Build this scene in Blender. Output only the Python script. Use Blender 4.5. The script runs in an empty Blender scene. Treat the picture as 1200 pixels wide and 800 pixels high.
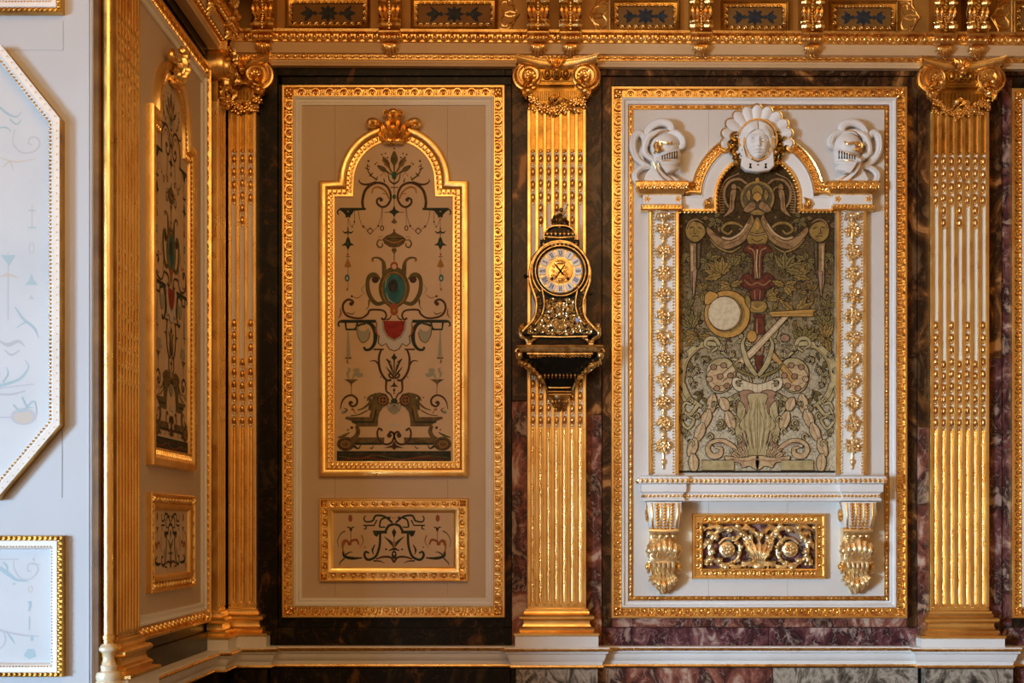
import bpy, math, random
import numpy as np
from math import sin, cos, pi, radians as R
from mathutils import Matrix, Vector
random.seed(7); rng = np.random.default_rng(7)
sc = bpy.context.scene
# ---------------------------------------------------------------- camera, world, lights
# one model unit below is 4.5 mm; u runs right along the back wall, v runs down, w stands out from the wall
S = 0.0045; D = 1690.0; CU, CV = 633.0, 618.0; EYE = 1.70
cam_d = bpy.data.cameras.new('camera'); cam = bpy.data.objects.new('camera', cam_d); sc.collection.objects.link(cam)
cam.location = (0, -D*S, EYE); cam.rotation_euler = (R(90), 0, 0)
cam_d.sensor_width = 36; cam_d.lens = 36*D/1200; cam_d.shift_x = -33/1200; cam_d.shift_y = 218/1200
cam_d.clip_start = .05; sc.camera = cam
vs = sc.view_settings; vs.view_transform = 'Standard'; vs.look = 'None'; vs.exposure = 0.0; vs.gamma = 1
W = bpy.data.worlds.new('room_air'); sc.world = W; W.use_nodes = True
W.node_tree.nodes['Background'].inputs[0].default_value = (1.0, .55, .21, 1)
W.node_tree.nodes['Background'].inputs[1].default_value = .47
def area(name, loc, target, sx, sy, power, col, spread=180):
    l = bpy.data.lights.new(name, 'AREA'); l.shape = 'RECTANGLE'; l.size = sx; l.size_y = sy; l.energy = power; l.color = col
    l.spread = R(spread)
    o = bpy.data.objects.new(name, l); sc.collection.objects.link(o); o.location = loc
    d = Vector(target)-Vector(loc); o.rotation_euler = d.to_track_quat('-Z', 'Y').to_euler(); return o
# daylight through the tall windows behind and to the left of the camera
area('window_light', (-8.6, -10.8, 1.3), (2.6, 0, .8), 2.2, 2.4, 140, (.52, .76, 1.0), 46)
area('front_window_light', (-4.6, -9.5, 2.2), (-3.2, -2.2, 2.4), 1.8, 2.4, 13, (.76, .87, 1.0), 45)
# warm lamplight of the chandelier in the room behind the camera
area('chandelier_light', (-.2, -4.6, 4.5), (-.3, 0, 2.9), 3.0, 2.2, 80, (1.0, .60, .27))

C = sc.collection
# ---------------------------------------------------------------- materials
def mat(name, col, rough=.5, metal=0., col2=None, nscale=8, nlo=.4, nhi=.7, bump=0., bscale=60, rvar=0., det=5, coat=0.):
    m = bpy.data.materials.new(name); m.use_nodes = True; nt = m.node_tree; b = nt.nodes['Principled BSDF']
    b.inputs['Base Color'].default_value = (*col, 1); b.inputs['Roughness'].default_value = rough; b.inputs['Metallic'].default_value = metal
    if metal < .5: b.inputs['Specular IOR Level'].default_value = .3
    if coat: b.inputs['Coat Weight'].default_value = coat
    tc = nt.nodes.new('ShaderNodeTexCoord')
    if col2:
        n = nt.nodes.new('ShaderNodeTexNoise'); n.inputs['Scale'].default_value = nscale; n.inputs['Detail'].default_value = det
        r = nt.nodes.new('ShaderNodeValToRGB'); e = r.color_ramp.elements
        e[0].position = nlo; e[0].color = (*col, 1); e[1].position = nhi; e[1].color = (*col2, 1)
        nt.links.new(tc.outputs['Object'], n.inputs['Vector']); nt.links.new(n.outputs['Fac'], r.inputs['Fac'])
        nt.links.new(r.outputs['Color'], b.inputs['Base Color'])
    if rvar:
        n = nt.nodes.new('ShaderNodeTexNoise'); n.inputs['Scale'].default_value = nscale*2.3; n.inputs['Detail'].default_value = 4
        mr = nt.nodes.new('ShaderNodeMapRange'); mr.inputs['To Min'].default_value = rough-rvar; mr.inputs['To Max'].default_value = rough+rvar
        mr.inputs['From Min'].default_value = .3; mr.inputs['From Max'].default_value = .7
        nt.links.new(tc.outputs['Object'], n.inputs['Vector']); nt.links.new(n.outputs['Fac'], mr.inputs['Value'])
        nt.links.new(mr.outputs['Result'], b.inputs['Roughness'])
    if bump:
        n = nt.nodes.new('ShaderNodeTexNoise'); n.inputs['Scale'].default_value = bscale; n.inputs['Detail'].default_value = 3
        bp = nt.nodes.new('ShaderNodeBump'); bp.inputs['Strength'].default_value = bump; bp.inputs['Distance'].default_value = .004
        nt.links.new(tc.outputs['Object'], n.inputs['Vector']); nt.links.new(n.outputs['Fac'], bp.inputs['Height'])
        nt.links.new(bp.outputs['Normal'], b.inputs['Normal'])
    return m
def marble(name, cols, scale=5, vein=(.75, .62, .5), rough=.30, veinw=.03, seed=0.):
    m = bpy.data.materials.new(name); m.use_nodes = True; nt = m.node_tree; b = nt.nodes['Principled BSDF']
    N = nt.nodes.new; L = nt.links.new
    tc = N('ShaderNodeTexCoord'); mp = N('ShaderNodeMapping'); L(tc.outputs['Object'], mp.inputs['Vector'])
    mp.inputs['Location'].default_value = (seed, seed*1.7, seed*.6); mp.inputs['Rotation'].default_value = (0, .5, 0); mp.inputs['Scale'].default_value = (1, 1, .7)
    n1 = N('ShaderNodeTexNoise'); n1.inputs['Scale'].default_value = scale; n1.inputs['Detail'].default_value = 8; n1.inputs['Roughness'].default_value = .62; n1.inputs['Distortion'].default_value = .7
    L(mp.outputs['Vector'], n1.inputs['Vector'])
    r = N('ShaderNodeValToRGB'); e = r.color_ramp.elements
    e[0].position = .37; e[0].color = (*cols[0], 1); e[1].position = .66; e[1].color = (*cols[-1], 1)
    for i, c in enumerate(cols[1:-1]):
        x = e.new(.37+.29*(i+1)/(len(cols)-1)); x.color = (*c, 1)
    L(n1.outputs['Fac'], r.inputs['Fac'])
    n2 = N('ShaderNodeTexNoise'); n2.inputs['Scale'].default_value = scale*1.7; n2.inputs['Detail'].default_value = 6; n2.inputs['Distortion'].default_value = 1.0
    L(mp.outputs['Vector'], n2.inputs['Vector'])
    s = N('ShaderNodeMath'); s.operation = 'SUBTRACT'; s.inputs[1].default_value = .5; L(n2.outputs['Fac'], s.inputs[0])
    a = N('ShaderNodeMath'); a.operation = 'ABSOLUTE'; L(s.outputs[0], a.inputs[0])
    mr = N('ShaderNodeMapRange'); mr.inputs['From Min'].default_value = 0; mr.inputs['From Max'].default_value = veinw; mr.inputs['To Min'].default_value = .5; mr.inputs['To Max'].default_value = 0
    L(a.outputs[0], mr.inputs['Value'])
    mx = N('ShaderNodeMixRGB'); L(mr.outputs['Result'], mx.inputs['Fac']); L(r.outputs['Color'], mx.inputs['Color1']); mx.inputs['Color2'].default_value = (*vein, 1)
    L(mx.outputs['Color'], b.inputs['Base Color']); b.inputs['Roughness'].default_value = rough; b.inputs['Specular IOR Level'].default_value = .2
    return m
GOLD = mat('gilding', (.96, .64, .24), .30, .96, (.70, .36, .09), 14, .45, .72, .2, 220, .08)
GOLD2 = mat('burnished_gilding', (.96, .66, .25), .33, .94, (.80, .45, .13), 6, .4, .7, .12, 120, .08)
PGOLD = mat('pale_gilding', (.95, .76, .44), .36, .85, (.80, .50, .18), 22, .45, .75, .2, 220, .08)
GOLDOLD = mat('aged_gilding', (.62, .34, .07), .34, 1., (.34, .17, .04), 10, .4, .7, .25, 160, .08)
BRASS = mat('chased_brass', (.78, .55, .24), .34, 1., (.40, .24, .09), 40, .4, .65, .12, 300, .06)
DGOLD = mat('dark_gilding', (.40, .20, .05), .4, 1., (.16, .07, .02), 20, .4, .7, .3, 200)
WHITE = mat('white_paint', (.80, .775, .74), .42, 0, (.74, .71, .67), 5, .4, .7, .06, 60)
WALLW = mat('cool_white_paint', (.475, .495, .53), .5, 0, (.45, .47, .505), 2, .4, .7, .04, 60)
FIELDW = mat('painted_ground_white', (.54, .555, .58), .5, 0, (.46, .49, .53), 3, .45, .75)
FASCIA = mat('cornice_beige_paint', (.64, .43, .23), .5, 0, (.58, .38, .19), 4)
BEIGE = mat('beige_paint', (.60, .465, .335), .5, 0, (.57, .435, .305), 4, .35, .7, .05, 80)
CREAM = mat('cream_paint', (.70, .65, .60), .5, 0, (.66, .61, .555), 4, .35, .7, .05, 80)
CANVAS = mat('warm_painting_ground', (.62, .45, .29), .55, 0, (.57, .40, .25), 6, .35, .7, .1, 300)
FRIEZE = mat('ochre_frieze_paint', (.42, .20, .035), .45, .3, (.26, .12, .03), 5, .35, .7)
COFFER = mat('umber_panel_paint', (.22, .10, .018), .6, 0, (.17, .07, .012), 8, .35, .7)
MDARK = marble('dark_brown_marble', [(.035, .024, .012), (.008, .006, .004), (.004, .0035, .003), (.012, .007, .004), (.11, .05, .014)], 7, (.16, .08, .03), seed=1, veinw=.006)
MBROWN = marble('brown_breccia_marble', [(.12, .062, .026), (.022, .009, .005), (.034, .014, .006), (.11, .042, .013), (.40, .18, .055)], 7, (.30, .15, .06), seed=4, veinw=.008)
MRED = marble('red_breccia_marble', [(.34, .22, .15), (.035, .014, .013), (.13, .04, .028), (.28, .10, .065), (.50, .34, .25)], 8, (.60, .48, .40), seed=9, veinw=.012)
MPURP = marble('purple_breccia_marble', [(.34, .23, .19), (.022, .009, .011), (.09, .028, .032), (.17, .065, .065), (.44, .32, .26)], 9, (.52, .42, .37), seed=3, veinw=.014)
MGREY = marble('grey_green_marble', [(.03, .026, .020), (.12, .095, .07), (.42, .35, .27), (.09, .075, .055), (.34, .27, .20)], 9, (.5, .46, .38), seed=6, veinw=.012)
EBONY = mat('black_lacquer', (.006, .006, .005), .3, 0, (.014, .009, .005), 30, .5, .7); EBONY.node_tree.nodes['Principled BSDF'].inputs['Specular IOR Level'].default_value = .15
def flat(name, c, rough=.6, c2=None, ns=40):
    m = mat(name, c, max(rough, .7), 0, c2, ns); m.node_tree.nodes['Principled BSDF'].inputs['Specular IOR Level'].default_value = .2; return m
P = dict(
 dk=flat('dark_brown_paint', (.055, .030, .018), .5, (.10, .05, .03)), bk=flat('black_green_paint', (.020, .030, .022), .5, (.045, .05, .03)),
 ol=flat('olive_paint', (.13, .10, .035), .5, (.07, .06, .025)), ob=flat('olive_brown_paint', (.10, .065, .03), .5, (.18, .13, .05)),
 or_=flat('ochre_paint', (.38, .19, .05), .5, (.28, .13, .04)), rd=flat('red_paint', (.30, .03, .018), .5, (.20, .02, .015)),
 rb=flat('russet_paint', (.30, .09, .04), .5), tl=flat('teal_paint', (.02, .10, .12), .35, (.05, .17, .14), 18), gr=flat('grey_green_paint', (.32, .31, .24), .5),
 lg=flat('pale_grey_paint', (.52, .47, .42), .5), gn=flat('green_paint', (.03, .10, .06), .5), pk=flat('pink_paint', (.60, .38, .27), .5),
 bl=flat('pale_blue_paint', (.36, .47, .52), .5), gy=flat('soft_grey_paint', (.45, .46, .50), .5), ink=flat('blue_black_paint', (.02, .024, .03), .5, (.05, .05, .05)),
 yel=flat('straw_paint', (.50, .40, .16), .5))
T = dict(
 bg=flat('tapestry_dark_ground', (.085, .060, .032), .9, (.17, .13, .075), 70), bg2=flat('tapestry_straw_ground', (.30, .25, .16), .9, (.15, .115, .065), 110),
 bg3=flat('tapestry_grey_ground', (.42, .38, .28), .9, (.27, .235, .16), 120), ln=flat('tapestry_outline_wool', (.030, .020, .012), .9), tan=flat('tapestry_tan_wool', (.33, .20, .10), .9, (.17, .095, .045), 45),
 ochre=flat('tapestry_ochre_wool', (.31, .20, .065), .9, (.17, .11, .035), 45), olive=flat('tapestry_olive_wool', (.23, .17, .065), .9, (.13, .11, .04), 60),
 red=flat('tapestry_red_wool', (.15, .040, .022), .9, (.06, .018, .012), 35), flesh=flat('tapestry_flesh_wool', (.54, .40, .26), .9, (.38, .25, .15), 60),
 sage=flat('tapestry_sage_wool', (.45, .375, .23), .9, (.31, .25, .13), 35), pinkb=flat('tapestry_rose_wool', (.36, .22, .155), .9, (.24, .13, .09), 60),
 cream=flat('tapestry_cream_wool', (.62, .54, .42), .9, (.48, .40, .30), 60), gold=flat('tapestry_gold_wool', (.48, .27, .08), .9, (.36, .19, .05), 60))

for m_ in T.values():
    for nd in m_.node_tree.nodes:
        cs = [e.color for e in nd.color_ramp.elements] if nd.type == 'VALTORGB' else ([nd.inputs['Base Color'].default_value] if nd.type == 'BSDF_PRINCIPLED' else [])
        for c in cs: c[1] *= .93; c[2] *= .74
# ---------------------------------------------------------------- mesh kit (u, v, w)
def norm(a): 
    a = np.asarray(a, float); n = np.linalg.norm(a, axis=-1, keepdims=True); n[n == 0] = 1; return a/n
class MB:
    def __init__(s): s.V = []; s.F = {}; s.n = 0
    def add(s, V, faces, m=0):
        V = np.asarray(V, float).reshape(-1, 3)
        if isinstance(faces, np.ndarray): faces = {faces.shape[1]: faces}
        elif isinstance(faces, list):
            d = {}
            for f in faces: d.setdefault(len(f), []).append(f)
            faces = {k: np.array(x, int) for k, x in d.items()}
        for k, f in faces.items(): s.F.setdefault((k, m), []).append(f+s.n)
        s.V.append(V); s.n += len(V); return s
    def pack(s):
        return np.concatenate(s.V), {k: np.concatenate(f) for k, f in s.F.items()}
    def inst(s, t, pos, ang=None, sca=None, m=None):
        """many copies of template MB t: pos Nx3, ang = in-plane rotation, sca = size"""
        V, F = t.pack(); pos = np.asarray(pos, float).reshape(-1, 3); n = len(pos)
        a = np.zeros(n) if ang is None else np.broadcast_to(ang, (n,)); k = np.ones(n) if sca is None else np.broadcast_to(sca, (n,))
        c, d = np.cos(a)[:, None], np.sin(a)[:, None]
        X = V[None, :, 0]*k[:, None]; Y = V[None, :, 1]*k[:, None]; Z = V[None, :, 2]*k[:, None]
        A = np.stack([X*c-Y*d+pos[:, 0:1], X*d+Y*c+pos[:, 1:2], Z+pos[:, 2:3]], -1).reshape(-1, 3)
        off = (np.arange(n)*len(V))[:, None, None]
        for (kk, mm), f in F.items():
            s.F.setdefault((kk, mm if m is None else m), []).append((f[None]+off).reshape(-1, kk)+s.n)
        s.V.append(A); s.n += len(A); return s
    def mirror(s, cu):
        """add the mirror image about u = cu of everything so far"""
        V, F = s.pack(); V = V.copy(); V[:, 0] = 2*cu-V[:, 0]
        for (k, m), f in F.items(): s.F[(k, m)].append(f[:, ::-1]+s.n)
        s.V.append(V); s.n += len(V); return s
    def box(s, u0, u1, v0, v1, w0, w1, m=0, bev=0):
        if bev:
            b = bev
            A = [(u0, v0, w0), (u1, v0, w0), (u1, v1, w0), (u0, v1, w0), (u0, v0, w1-b), (u1, v0, w1-b), (u1, v1, w1-b), (u0, v1, w1-b),
                 (u0+b, v0+b, w1), (u1-b, v0+b, w1), (u1-b, v1-b, w1), (u0+b, v1-b, w1)]
            return s.add(A, [(0, 3, 2, 1), (0, 1, 5, 4), (1, 2, 6, 5), (2, 3, 7, 6), (3, 0, 4, 7), (4, 5, 9, 8), (5, 6, 10, 9), (6, 7, 11, 10), (7, 4, 8, 11), (8, 9, 10, 11)], m)
        A = [(u0, v0, w0), (u1, v0, w0), (u1, v1, w0), (u0, v1, w0), (u0, v0, w1), (u1, v0, w1), (u1, v1, w1), (u0, v1, w1)]
        return s.add(A, [(0, 3, 2, 1), (4, 5, 6, 7), (0, 1, 5, 4), (1, 2, 6, 5), (2, 3, 7, 6), (3, 0, 4, 7)], m)
    def ball(s, c, r, seg=8, ring=5, m=0, rot=0):
        r = np.broadcast_to(r, (3,)); th = np.linspace(0, pi, ring+1)[1:-1]; ph = np.arange(seg)*2*pi/seg
        P_ = [(0, 0, 1)]+[(sin(t)*cos(p), sin(t)*sin(p), cos(t)) for t in th for p in ph]+[(0, 0, -1)]
        A = np.array(P_)*r
        if rot: A = np.stack([A[:, 0]*cos(rot)-A[:, 1]*sin(rot), A[:, 0]*sin(rot)+A[:, 1]*cos(rot), A[:, 2]], -1)
        F = [(0, 1+i, 1+(i+1) % seg) for i in range(seg)]
        for k in range(ring-2):
            o = 1+k*seg
            F += [(o+i, o+seg+i, o+seg+(i+1) % seg, o+(i+1) % seg) for i in range(seg)]
        o = 1+(ring-2)*seg; F += [(o+i, o+seg, o+(i+1) % seg) for i in range(seg)]
        return s.add(A+np.array(c), F, m)
    def tube(s, pts, rad, seg=6, m=0, fw=1.):
        p = np.asarray(pts, float); n = len(p)
        if p.shape[1] == 2: p = np.c_[p, np.zeros(n)]
        r = np.interp(np.linspace(0, 1, n), np.linspace(0, 1, len(np.atleast_1d(rad))), np.atleast_1d(rad))
        t = norm(np.gradient(p, axis=0)); Wv = np.array([0, 0, 1.]); N = np.cross(t, Wv)
        bad = np.linalg.norm(N, axis=1) < .15; N[bad] = np.cross(t[bad], [0, 1., 0]); N = norm(N); B = np.cross(N, t)
        a = np.arange(seg)*2*pi/seg
        A = p[:, None]+r[:, None, None]*(np.cos(a)[None, :, None]*N[:, None]+np.sin(a)[None, :, None]*B[:, None]*fw)
        i, j = np.meshgrid(np.arange(n-1), np.arange(seg), indexing='ij'); j2 = (j+1) % seg
        Q = np.stack([i*seg+j, i*seg+j2, (i+1)*seg+j2, (i+1)*seg+j], -1).reshape(-1, 4)
        s.add(A.reshape(-1, 3), {4: Q, seg: np.array([list(range(seg))[::-1], [(n-1)*seg+k for k in range(seg)]])} if seg != 4 else {4: np.concatenate([Q, [[3, 2, 1, 0], [(n-1)*4+k for k in range(4)]]])}, m); return s
    def sweep(s, path, prof, closed=True, m=0, axes='uv', out=1, mats=None):
        """mitred sweep; prof = (offset, height) pairs, offset to the outside of the path"""
        p = np.asarray(path, float); n = len(p)
        if closed:
            if np.sum(p[:, 0]*np.roll(p[:, 1], -1)-np.roll(p[:, 0], -1)*p[:, 1]) < 0: p = p[::-1]
            d = norm(np.roll(p, -1, 0)-p); dp = np.roll(d, 1, 0)
        else:
            d = norm(p[1:]-p[:-1]); dp = np.vstack([d[:1], d]); d = np.vstack([d, d[-1:]])
        n1 = np.stack([d[:, 1], -d[:, 0]], -1); n0 = np.stack([dp[:, 1], -dp[:, 0]], -1)
        mm = n1+n0; mm = mm/np.maximum(1e-6, (1+np.sum(n1*n0, 1)))[:, None]*out
        pr = np.asarray(prof, float); k = len(pr)
        XY = p[:, None]+mm[:, None]*pr[None, :, 0:1]; H = np.broadcast_to(pr[None, :, 1:2], (n, k, 1))
        if axes == 'uv': A = np.concatenate([XY, H], -1)
        else: A = np.concatenate([XY[..., 0:1], H, XY[..., 1:2]], -1)
        ni = n if closed else n-1
        for b in range(k-1):
            i = np.arange(ni); i2 = (i+1) % n
            s.F.setdefault((4, (mats[b] if mats else m)), []).append(np.stack([i*k+b, i2*k+b, i2*k+b+1, i*k+b+1], -1)+s.n)
        s.V.append(A.reshape(-1, 3)); s.n += n*k
        return s
    def poly(s, pts, w0, w1, m=0, bev=0):
        p = np.asarray(pts, float)[:, :2]
        if np.sum(p[:, 0]*np.roll(p[:, 1], -1)-np.roll(p[:, 0], -1)*p[:, 1]) < 0: p = p[::-1]
        n = len(p); i = np.arange(n); i2 = (i+1) % n
        if bev:
            d = norm(np.roll(p, -1, 0)-p); dp = np.roll(d, 1, 0); n1 = np.stack([d[:, 1], -d[:, 0]], -1); n0 = np.stack([dp[:, 1], -dp[:, 0]], -1)
            mm = (n1+n0)/np.maximum(.4, (1+np.sum(n1*n0, 1)))[:, None]; q = p-mm*bev
            A = np.vstack([np.c_[p, np.full(n, w0)], np.c_[p, np.full(n, w1-bev)], np.c_[q, np.full(n, w1)]])
            s.add(A, {4: np.vstack([np.stack([i, i2, i2+n, i+n], -1), np.stack([i+n, i2+n, i2+2*n, i+2*n], -1)])}, m); s.F.setdefault((n, m), []).append(np.array([i+2*n])+s.n-3*n)
        else:
            A = np.vstack([np.c_[p, np.full(n, w0)], np.c_[p, np.full(n, w1)]])
            s.add(A, {4: np.stack([i, i2, i2+n, i+n], -1)}, m); s.F.setdefault((n, m), []).append(np.array([i+n])+s.n-2*n)
        return s
    def flat(s, pts, w, m=0):
        p = np.asarray(pts, float)[:, :2]
        if np.sum(p[:, 0]*np.roll(p[:, 1], -1)-np.roll(p[:, 0], -1)*p[:, 1]) < 0: p = p[::-1]
        s.V.append(np.c_[p, np.full(len(p), w)]); s.F.setdefault((len(p), m), []).append(np.arange(len(p))[None]+s.n); s.n += len(p); return s
    def ribbon(s, pts, wid, w, m=0, closed=False):
        p = np.asarray(pts, float)[:, :2]
        if closed: p = np.vstack([p, p[:1]])
        n = len(p); t = norm(np.gradient(p, axis=0))
        if closed: t[0] = t[-1] = norm(p[1]-p[-2])
        N = np.stack([t[:, 1], -t[:, 0]], -1)
        r = .5*np.interp(np.linspace(0, 1, n), np.linspace(0, 1, len(np.atleast_1d(wid))), np.atleast_1d(wid))[:, None]
        A = np.vstack([np.c_[p+N*r, np.full(n, w)], np.c_[p-N*r, np.full(n, w)]]); i = np.arange(n-1)
        return s.add(A, {4: np.stack([i, i+1, i+1+n, i+n], -1)}, m)
    def lathe(s, c, prof, seg=20, m=0, a0=0, a1=2*pi, axis='v'):
        """prof = (radius, along) ; axis v: a vertical turned piece, axis w: a round facing the room"""
        pr = np.asarray(prof, float); k = len(pr); full = abs(a1-a0-2*pi) < 1e-6
        a = np.linspace(a0, a1, seg+1); a = a[:-1] if full else a
        n = len(a); X = np.cos(a)[:, None]*pr[None, :, 0]; Y = np.sin(a)[:, None]*pr[None, :, 0]; Z = np.broadcast_to(pr[None, :, 1], X.shape)
        A = np.stack([X, Z, Y], -1) if axis == 'v' else np.stack([X, Y, Z], -1)
        i, j = np.meshgrid(np.arange(n if full else n-1), np.arange(k-1), indexing='ij'); i2 = (i+1) % n
        return s.add(A.reshape(-1, 3)+np.array(c), {4: np.stack([i*k+j, i*k+j+1, i2*k+j+1, i2*k+j], -1).reshape(-1, 4)}, m)
    def grid(s, A, m=0, flip=False):
        A = np.asarray(A, float); a, b = A.shape[:2]
        i, j = np.meshgrid(np.arange(a-1), np.arange(b-1), indexing='ij')
        Q = np.stack([i*b+j, i*b+j+1, (i+1)*b+j+1, (i+1)*b+j], -1).reshape(-1, 4)
        return s.add(A.reshape(-1, 3), {4: Q[:, ::-1] if flip else Q}, m)
    def leaf(s, spine, wd, h, w=0, lobes=4, tip=0., m=0, nt=15, ns=9, rib=.25, blunt=.75):
        """carved acanthus leaf along a spine of (u, v) or (u, v, w) points"""
        p = smooth(spine, 6); 
        if p.shape[1] == 2: p = np.c_[p, np.full(len(p), w)]
        L = np.r_[0, np.cumsum(np.linalg.norm(np.diff(p, axis=0), axis=1))]; t = np.linspace(0, 1, nt)
        q = np.stack([np.interp(t*L[-1], L, p[:, k]) for k in range(3)], -1); tg = norm(np.gradient(q[:, :2], axis=0)+1e-9); N = np.stack([tg[:, 1], -tg[:, 0]], -1)
        hw = wd/2*np.sin(pi*np.clip(t, .03, 1)**blunt)**.7*(1+.28*np.cos(2*pi*lobes*t)); hw[-1] = wd*.04
        sx = np.linspace(-1, 1, ns)
        A = np.zeros((nt, ns, 3)); A[..., :2] = q[:, None, :2]+N[:, None]*(hw[:, None]*sx[None])[..., None]
        hh = h*np.sin(pi*(t*.85+.1))[:, None]*((1-sx**2)[None]**.6)*(1+rib*np.cos(sx*pi*4)[None]-.35*np.exp(-(sx/.14)**2)[None])+tip*(t**3)[:, None]*(1-.5*sx**2)[None]
        hh *= 1+.25*np.cos(2*pi*lobes*t)[:, None]*np.abs(sx)[None]
        A[..., 2] = q[:, None, 2]+hh; A[:, 0, 2] = A[:, -1, 2] = q[:, 2]-.6
        return s.grid(A, m)
    def rosette(s, u, v, w, r, n=5, m=0, rot=0, mc=None):
        for k in range(n):
            a = rot+2*pi*k/n; s.ball((u+cos(a)*r*.58, v+sin(a)*r*.58, w+r*.12), (r*.46, r*.34, r*.3), 6, 4, m, a)
        return s.ball((u, v, w+r*.3), (r*.26, r*.26, r*.3), 6, 4, m if mc is None else mc)
    def build(s, name, mats, parent=None, org=(0, 0, 0), wref=0., smooth_=True, kind=None, label=None):
        V, F = s.pack(); V = V.copy(); k = 1-wref/D
        V[:, 0] = CU+(V[:, 0]-CU)*k; V[:, 1] = CV+(V[:, 1]-CV)*k
        o = np.array(org, float)
        if parent is not None and 'org' in REG.get(parent.name, {}): o = REG[parent.name]['org']
        V = V-o; P3 = np.stack([V[:, 0]*S, -V[:, 2]*S, -V[:, 1]*S], -1)
        me = bpy.data.meshes.new(name); me.vertices.add(len(P3)); me.vertices.foreach_set('co', P3.ravel().astype(np.float32))
        lp = []; tot = []; mi = []
        for (kk, m), fs in F.items():
            f = fs[:, ::-1]; lp.append(f.ravel()); tot.append(np.full(len(f), kk)); mi.append(np.full(len(f), m))
        lp = np.concatenate(lp); tot = np.concatenate(tot); mi = np.concatenate(mi); st = np.r_[0, np.cumsum(tot)[:-1]]
        me.loops.add(len(lp)); me.loops.foreach_set('vertex_index', lp.astype(np.int32))
        me.polygons.add(len(tot)); me.polygons.foreach_set('loop_start', st.astype(np.int32)); me.polygons.foreach_set('loop_total', tot.astype(np.int32))
        if not isinstance(mats, (list, tuple)): mats = [mats]
        for x in mats: me.materials.append(x)
        me.polygons.foreach_set('material_index', mi.astype(np.int32))
        me.update(calc_edges=True); me.validate()
        me.polygons.foreach_set('use_smooth', np.full(len(me.polygons), bool(smooth_)))
        if smooth_: me.set_sharp_from_angle(angle=R(38))
        ob = bpy.data.objects.new(name, me); C.objects.link(ob)
        if parent is not None: ob.parent = parent
        else: ob.location = ((o[0]-CU)*S, -o[2]*S, EYE+(CV-o[1])*S)
        if parent is not None and 'org' not in REG.get(parent.name, {}): pass
        REG[ob.name] = {'org': o}
        if kind: ob['kind'] = kind
        if label: ob['label'] = label
        return ob
REG = {}
def smooth(p, n=8, closed=False):
    p = np.asarray(p, float); m = len(p)
    if m < 3 and not closed: return np.array([p[0]+(p[-1]-p[0])*t for t in np.linspace(0, 1, n+1)])
    q = np.vstack([p[-1], p, p[0], p[1]]) if closed else np.vstack([2*p[0]-p[1], p, 2*p[-1]-p[-2]])
    out = []; t = np.linspace(0, 1, n, endpoint=False)[:, None]
    for i in range(m if closed else m-1):
        a, b, c, d = q[i], q[i+1], q[i+2], q[i+3]
        out.append(.5*((2*b)+(-a+c)*t+(2*a-5*b+4*c-d)*t*t+(-a+3*b-3*c+d)*t**3))
    r = np.vstack(out); return r if closed else np.vstack([r, p[-1]])
def spiral(cu, cv, r0, r1, a0, turns, n=40):
    t = np.linspace(0, 1, n); a = a0+turns*2*pi*t; r = r0*(r1/r0)**t
    return np.stack([cu+r*np.cos(a), cv+r*np.sin(a)], -1)
def arc(cu, cv, r, a0, a1, n=20, ry=None):
    a = np.linspace(a0, a1, n); return np.stack([cu+r*np.cos(a), cv+(ry or r)*np.sin(a)], -1)
def rect(u0, u1, v0, v1): return [(u0, v0), (u1, v0), (u1, v1), (u0, v1)]
def along(path, pitch, closed=True, seg_by_seg=True, inset=0.):
    """positions and angles of repeats along a path; the outside of a closed path is local -v"""
    p = np.asarray(path, float)
    if closed and np.sum(p[:, 0]*np.roll(p[:, 1], -1)-np.roll(p[:, 0], -1)*p[:, 1]) < 0: p = p[::-1]
    q = np.vstack([p, p[:1]]) if closed else p
    pos = []; an = []
    if seg_by_seg:
        for a, b in zip(q[:-1], q[1:]):
            L = np.linalg.norm(b-a)-2*inset; n = max(1, int(round(L/pitch))); d = (b-a)/np.linalg.norm(b-a)
            t = (np.arange(n)+.5)/n*L+inset; pos.append(a+d*t[:, None]); an.append(np.full(n, math.atan2(d[1], d[0])))
    else:
        Ls = np.r_[0, np.cumsum(np.linalg.norm(np.diff(q, axis=0), axis=1))]; n = max(1, int(round(Ls[-1]/pitch))); t = (np.arange(n)+.5)/n*Ls[-1]
        pos.append(np.stack([np.interp(t, Ls, q[:, k]) for k in (0, 1)], -1)); e = .5
        p2 = np.stack([np.interp(t+e, Ls, q[:, k]) for k in (0, 1)], -1); p1 = np.stack([np.interp(t-e, Ls, q[:, k]) for k in (0, 1)], -1)
        an.append(np.arctan2(p2[:, 1]-p1[:, 1], p2[:, 0]-p1[:, 0]))
    return np.vstack(pos), np.concatenate(an)
def w3(p, w): return np.c_[p, np.full(len(p), w)]
# repeating carved units (local: x along the moulding, -y to its outside, z proud)
EGG = MB(); EGG.ball((0, .2, 0), (2.1, 2.5, 3.4), 8, 5); EGG.tube(w3(arc(0, .6, 5.1, pi*-1.2, pi*.2, 13, 5.0)[:, ::1], .8), [.8, 1.45, 1.5, 1.45, .8], 6, fw=1.6); EGG.ball((8.3, -1.6, 0), (1.1, 2.6, 1.6), 6, 4); EGG.leaf([(8.3, 4.6), (8.3, .5)], 3.4, 2.0, 0, 1, nt=6, ns=5)
EGGS = MB(); EGGS.ball((0, 0, 0), (2.5, 2.9, 2.2), 8, 5); EGGS.tube(w3(arc(0, -.3, 3.9, pi*-.05, pi*1.05, 8, 3.9), .4), .75, 5); EGGS.ball((5.1, .5, 0), (.8, 2.8, 1.3), 5, 4)
BEAD = MB(); BEAD.ball((0, 0, 0), (1.75, 1.5, 1.5), 6, 4)
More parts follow.
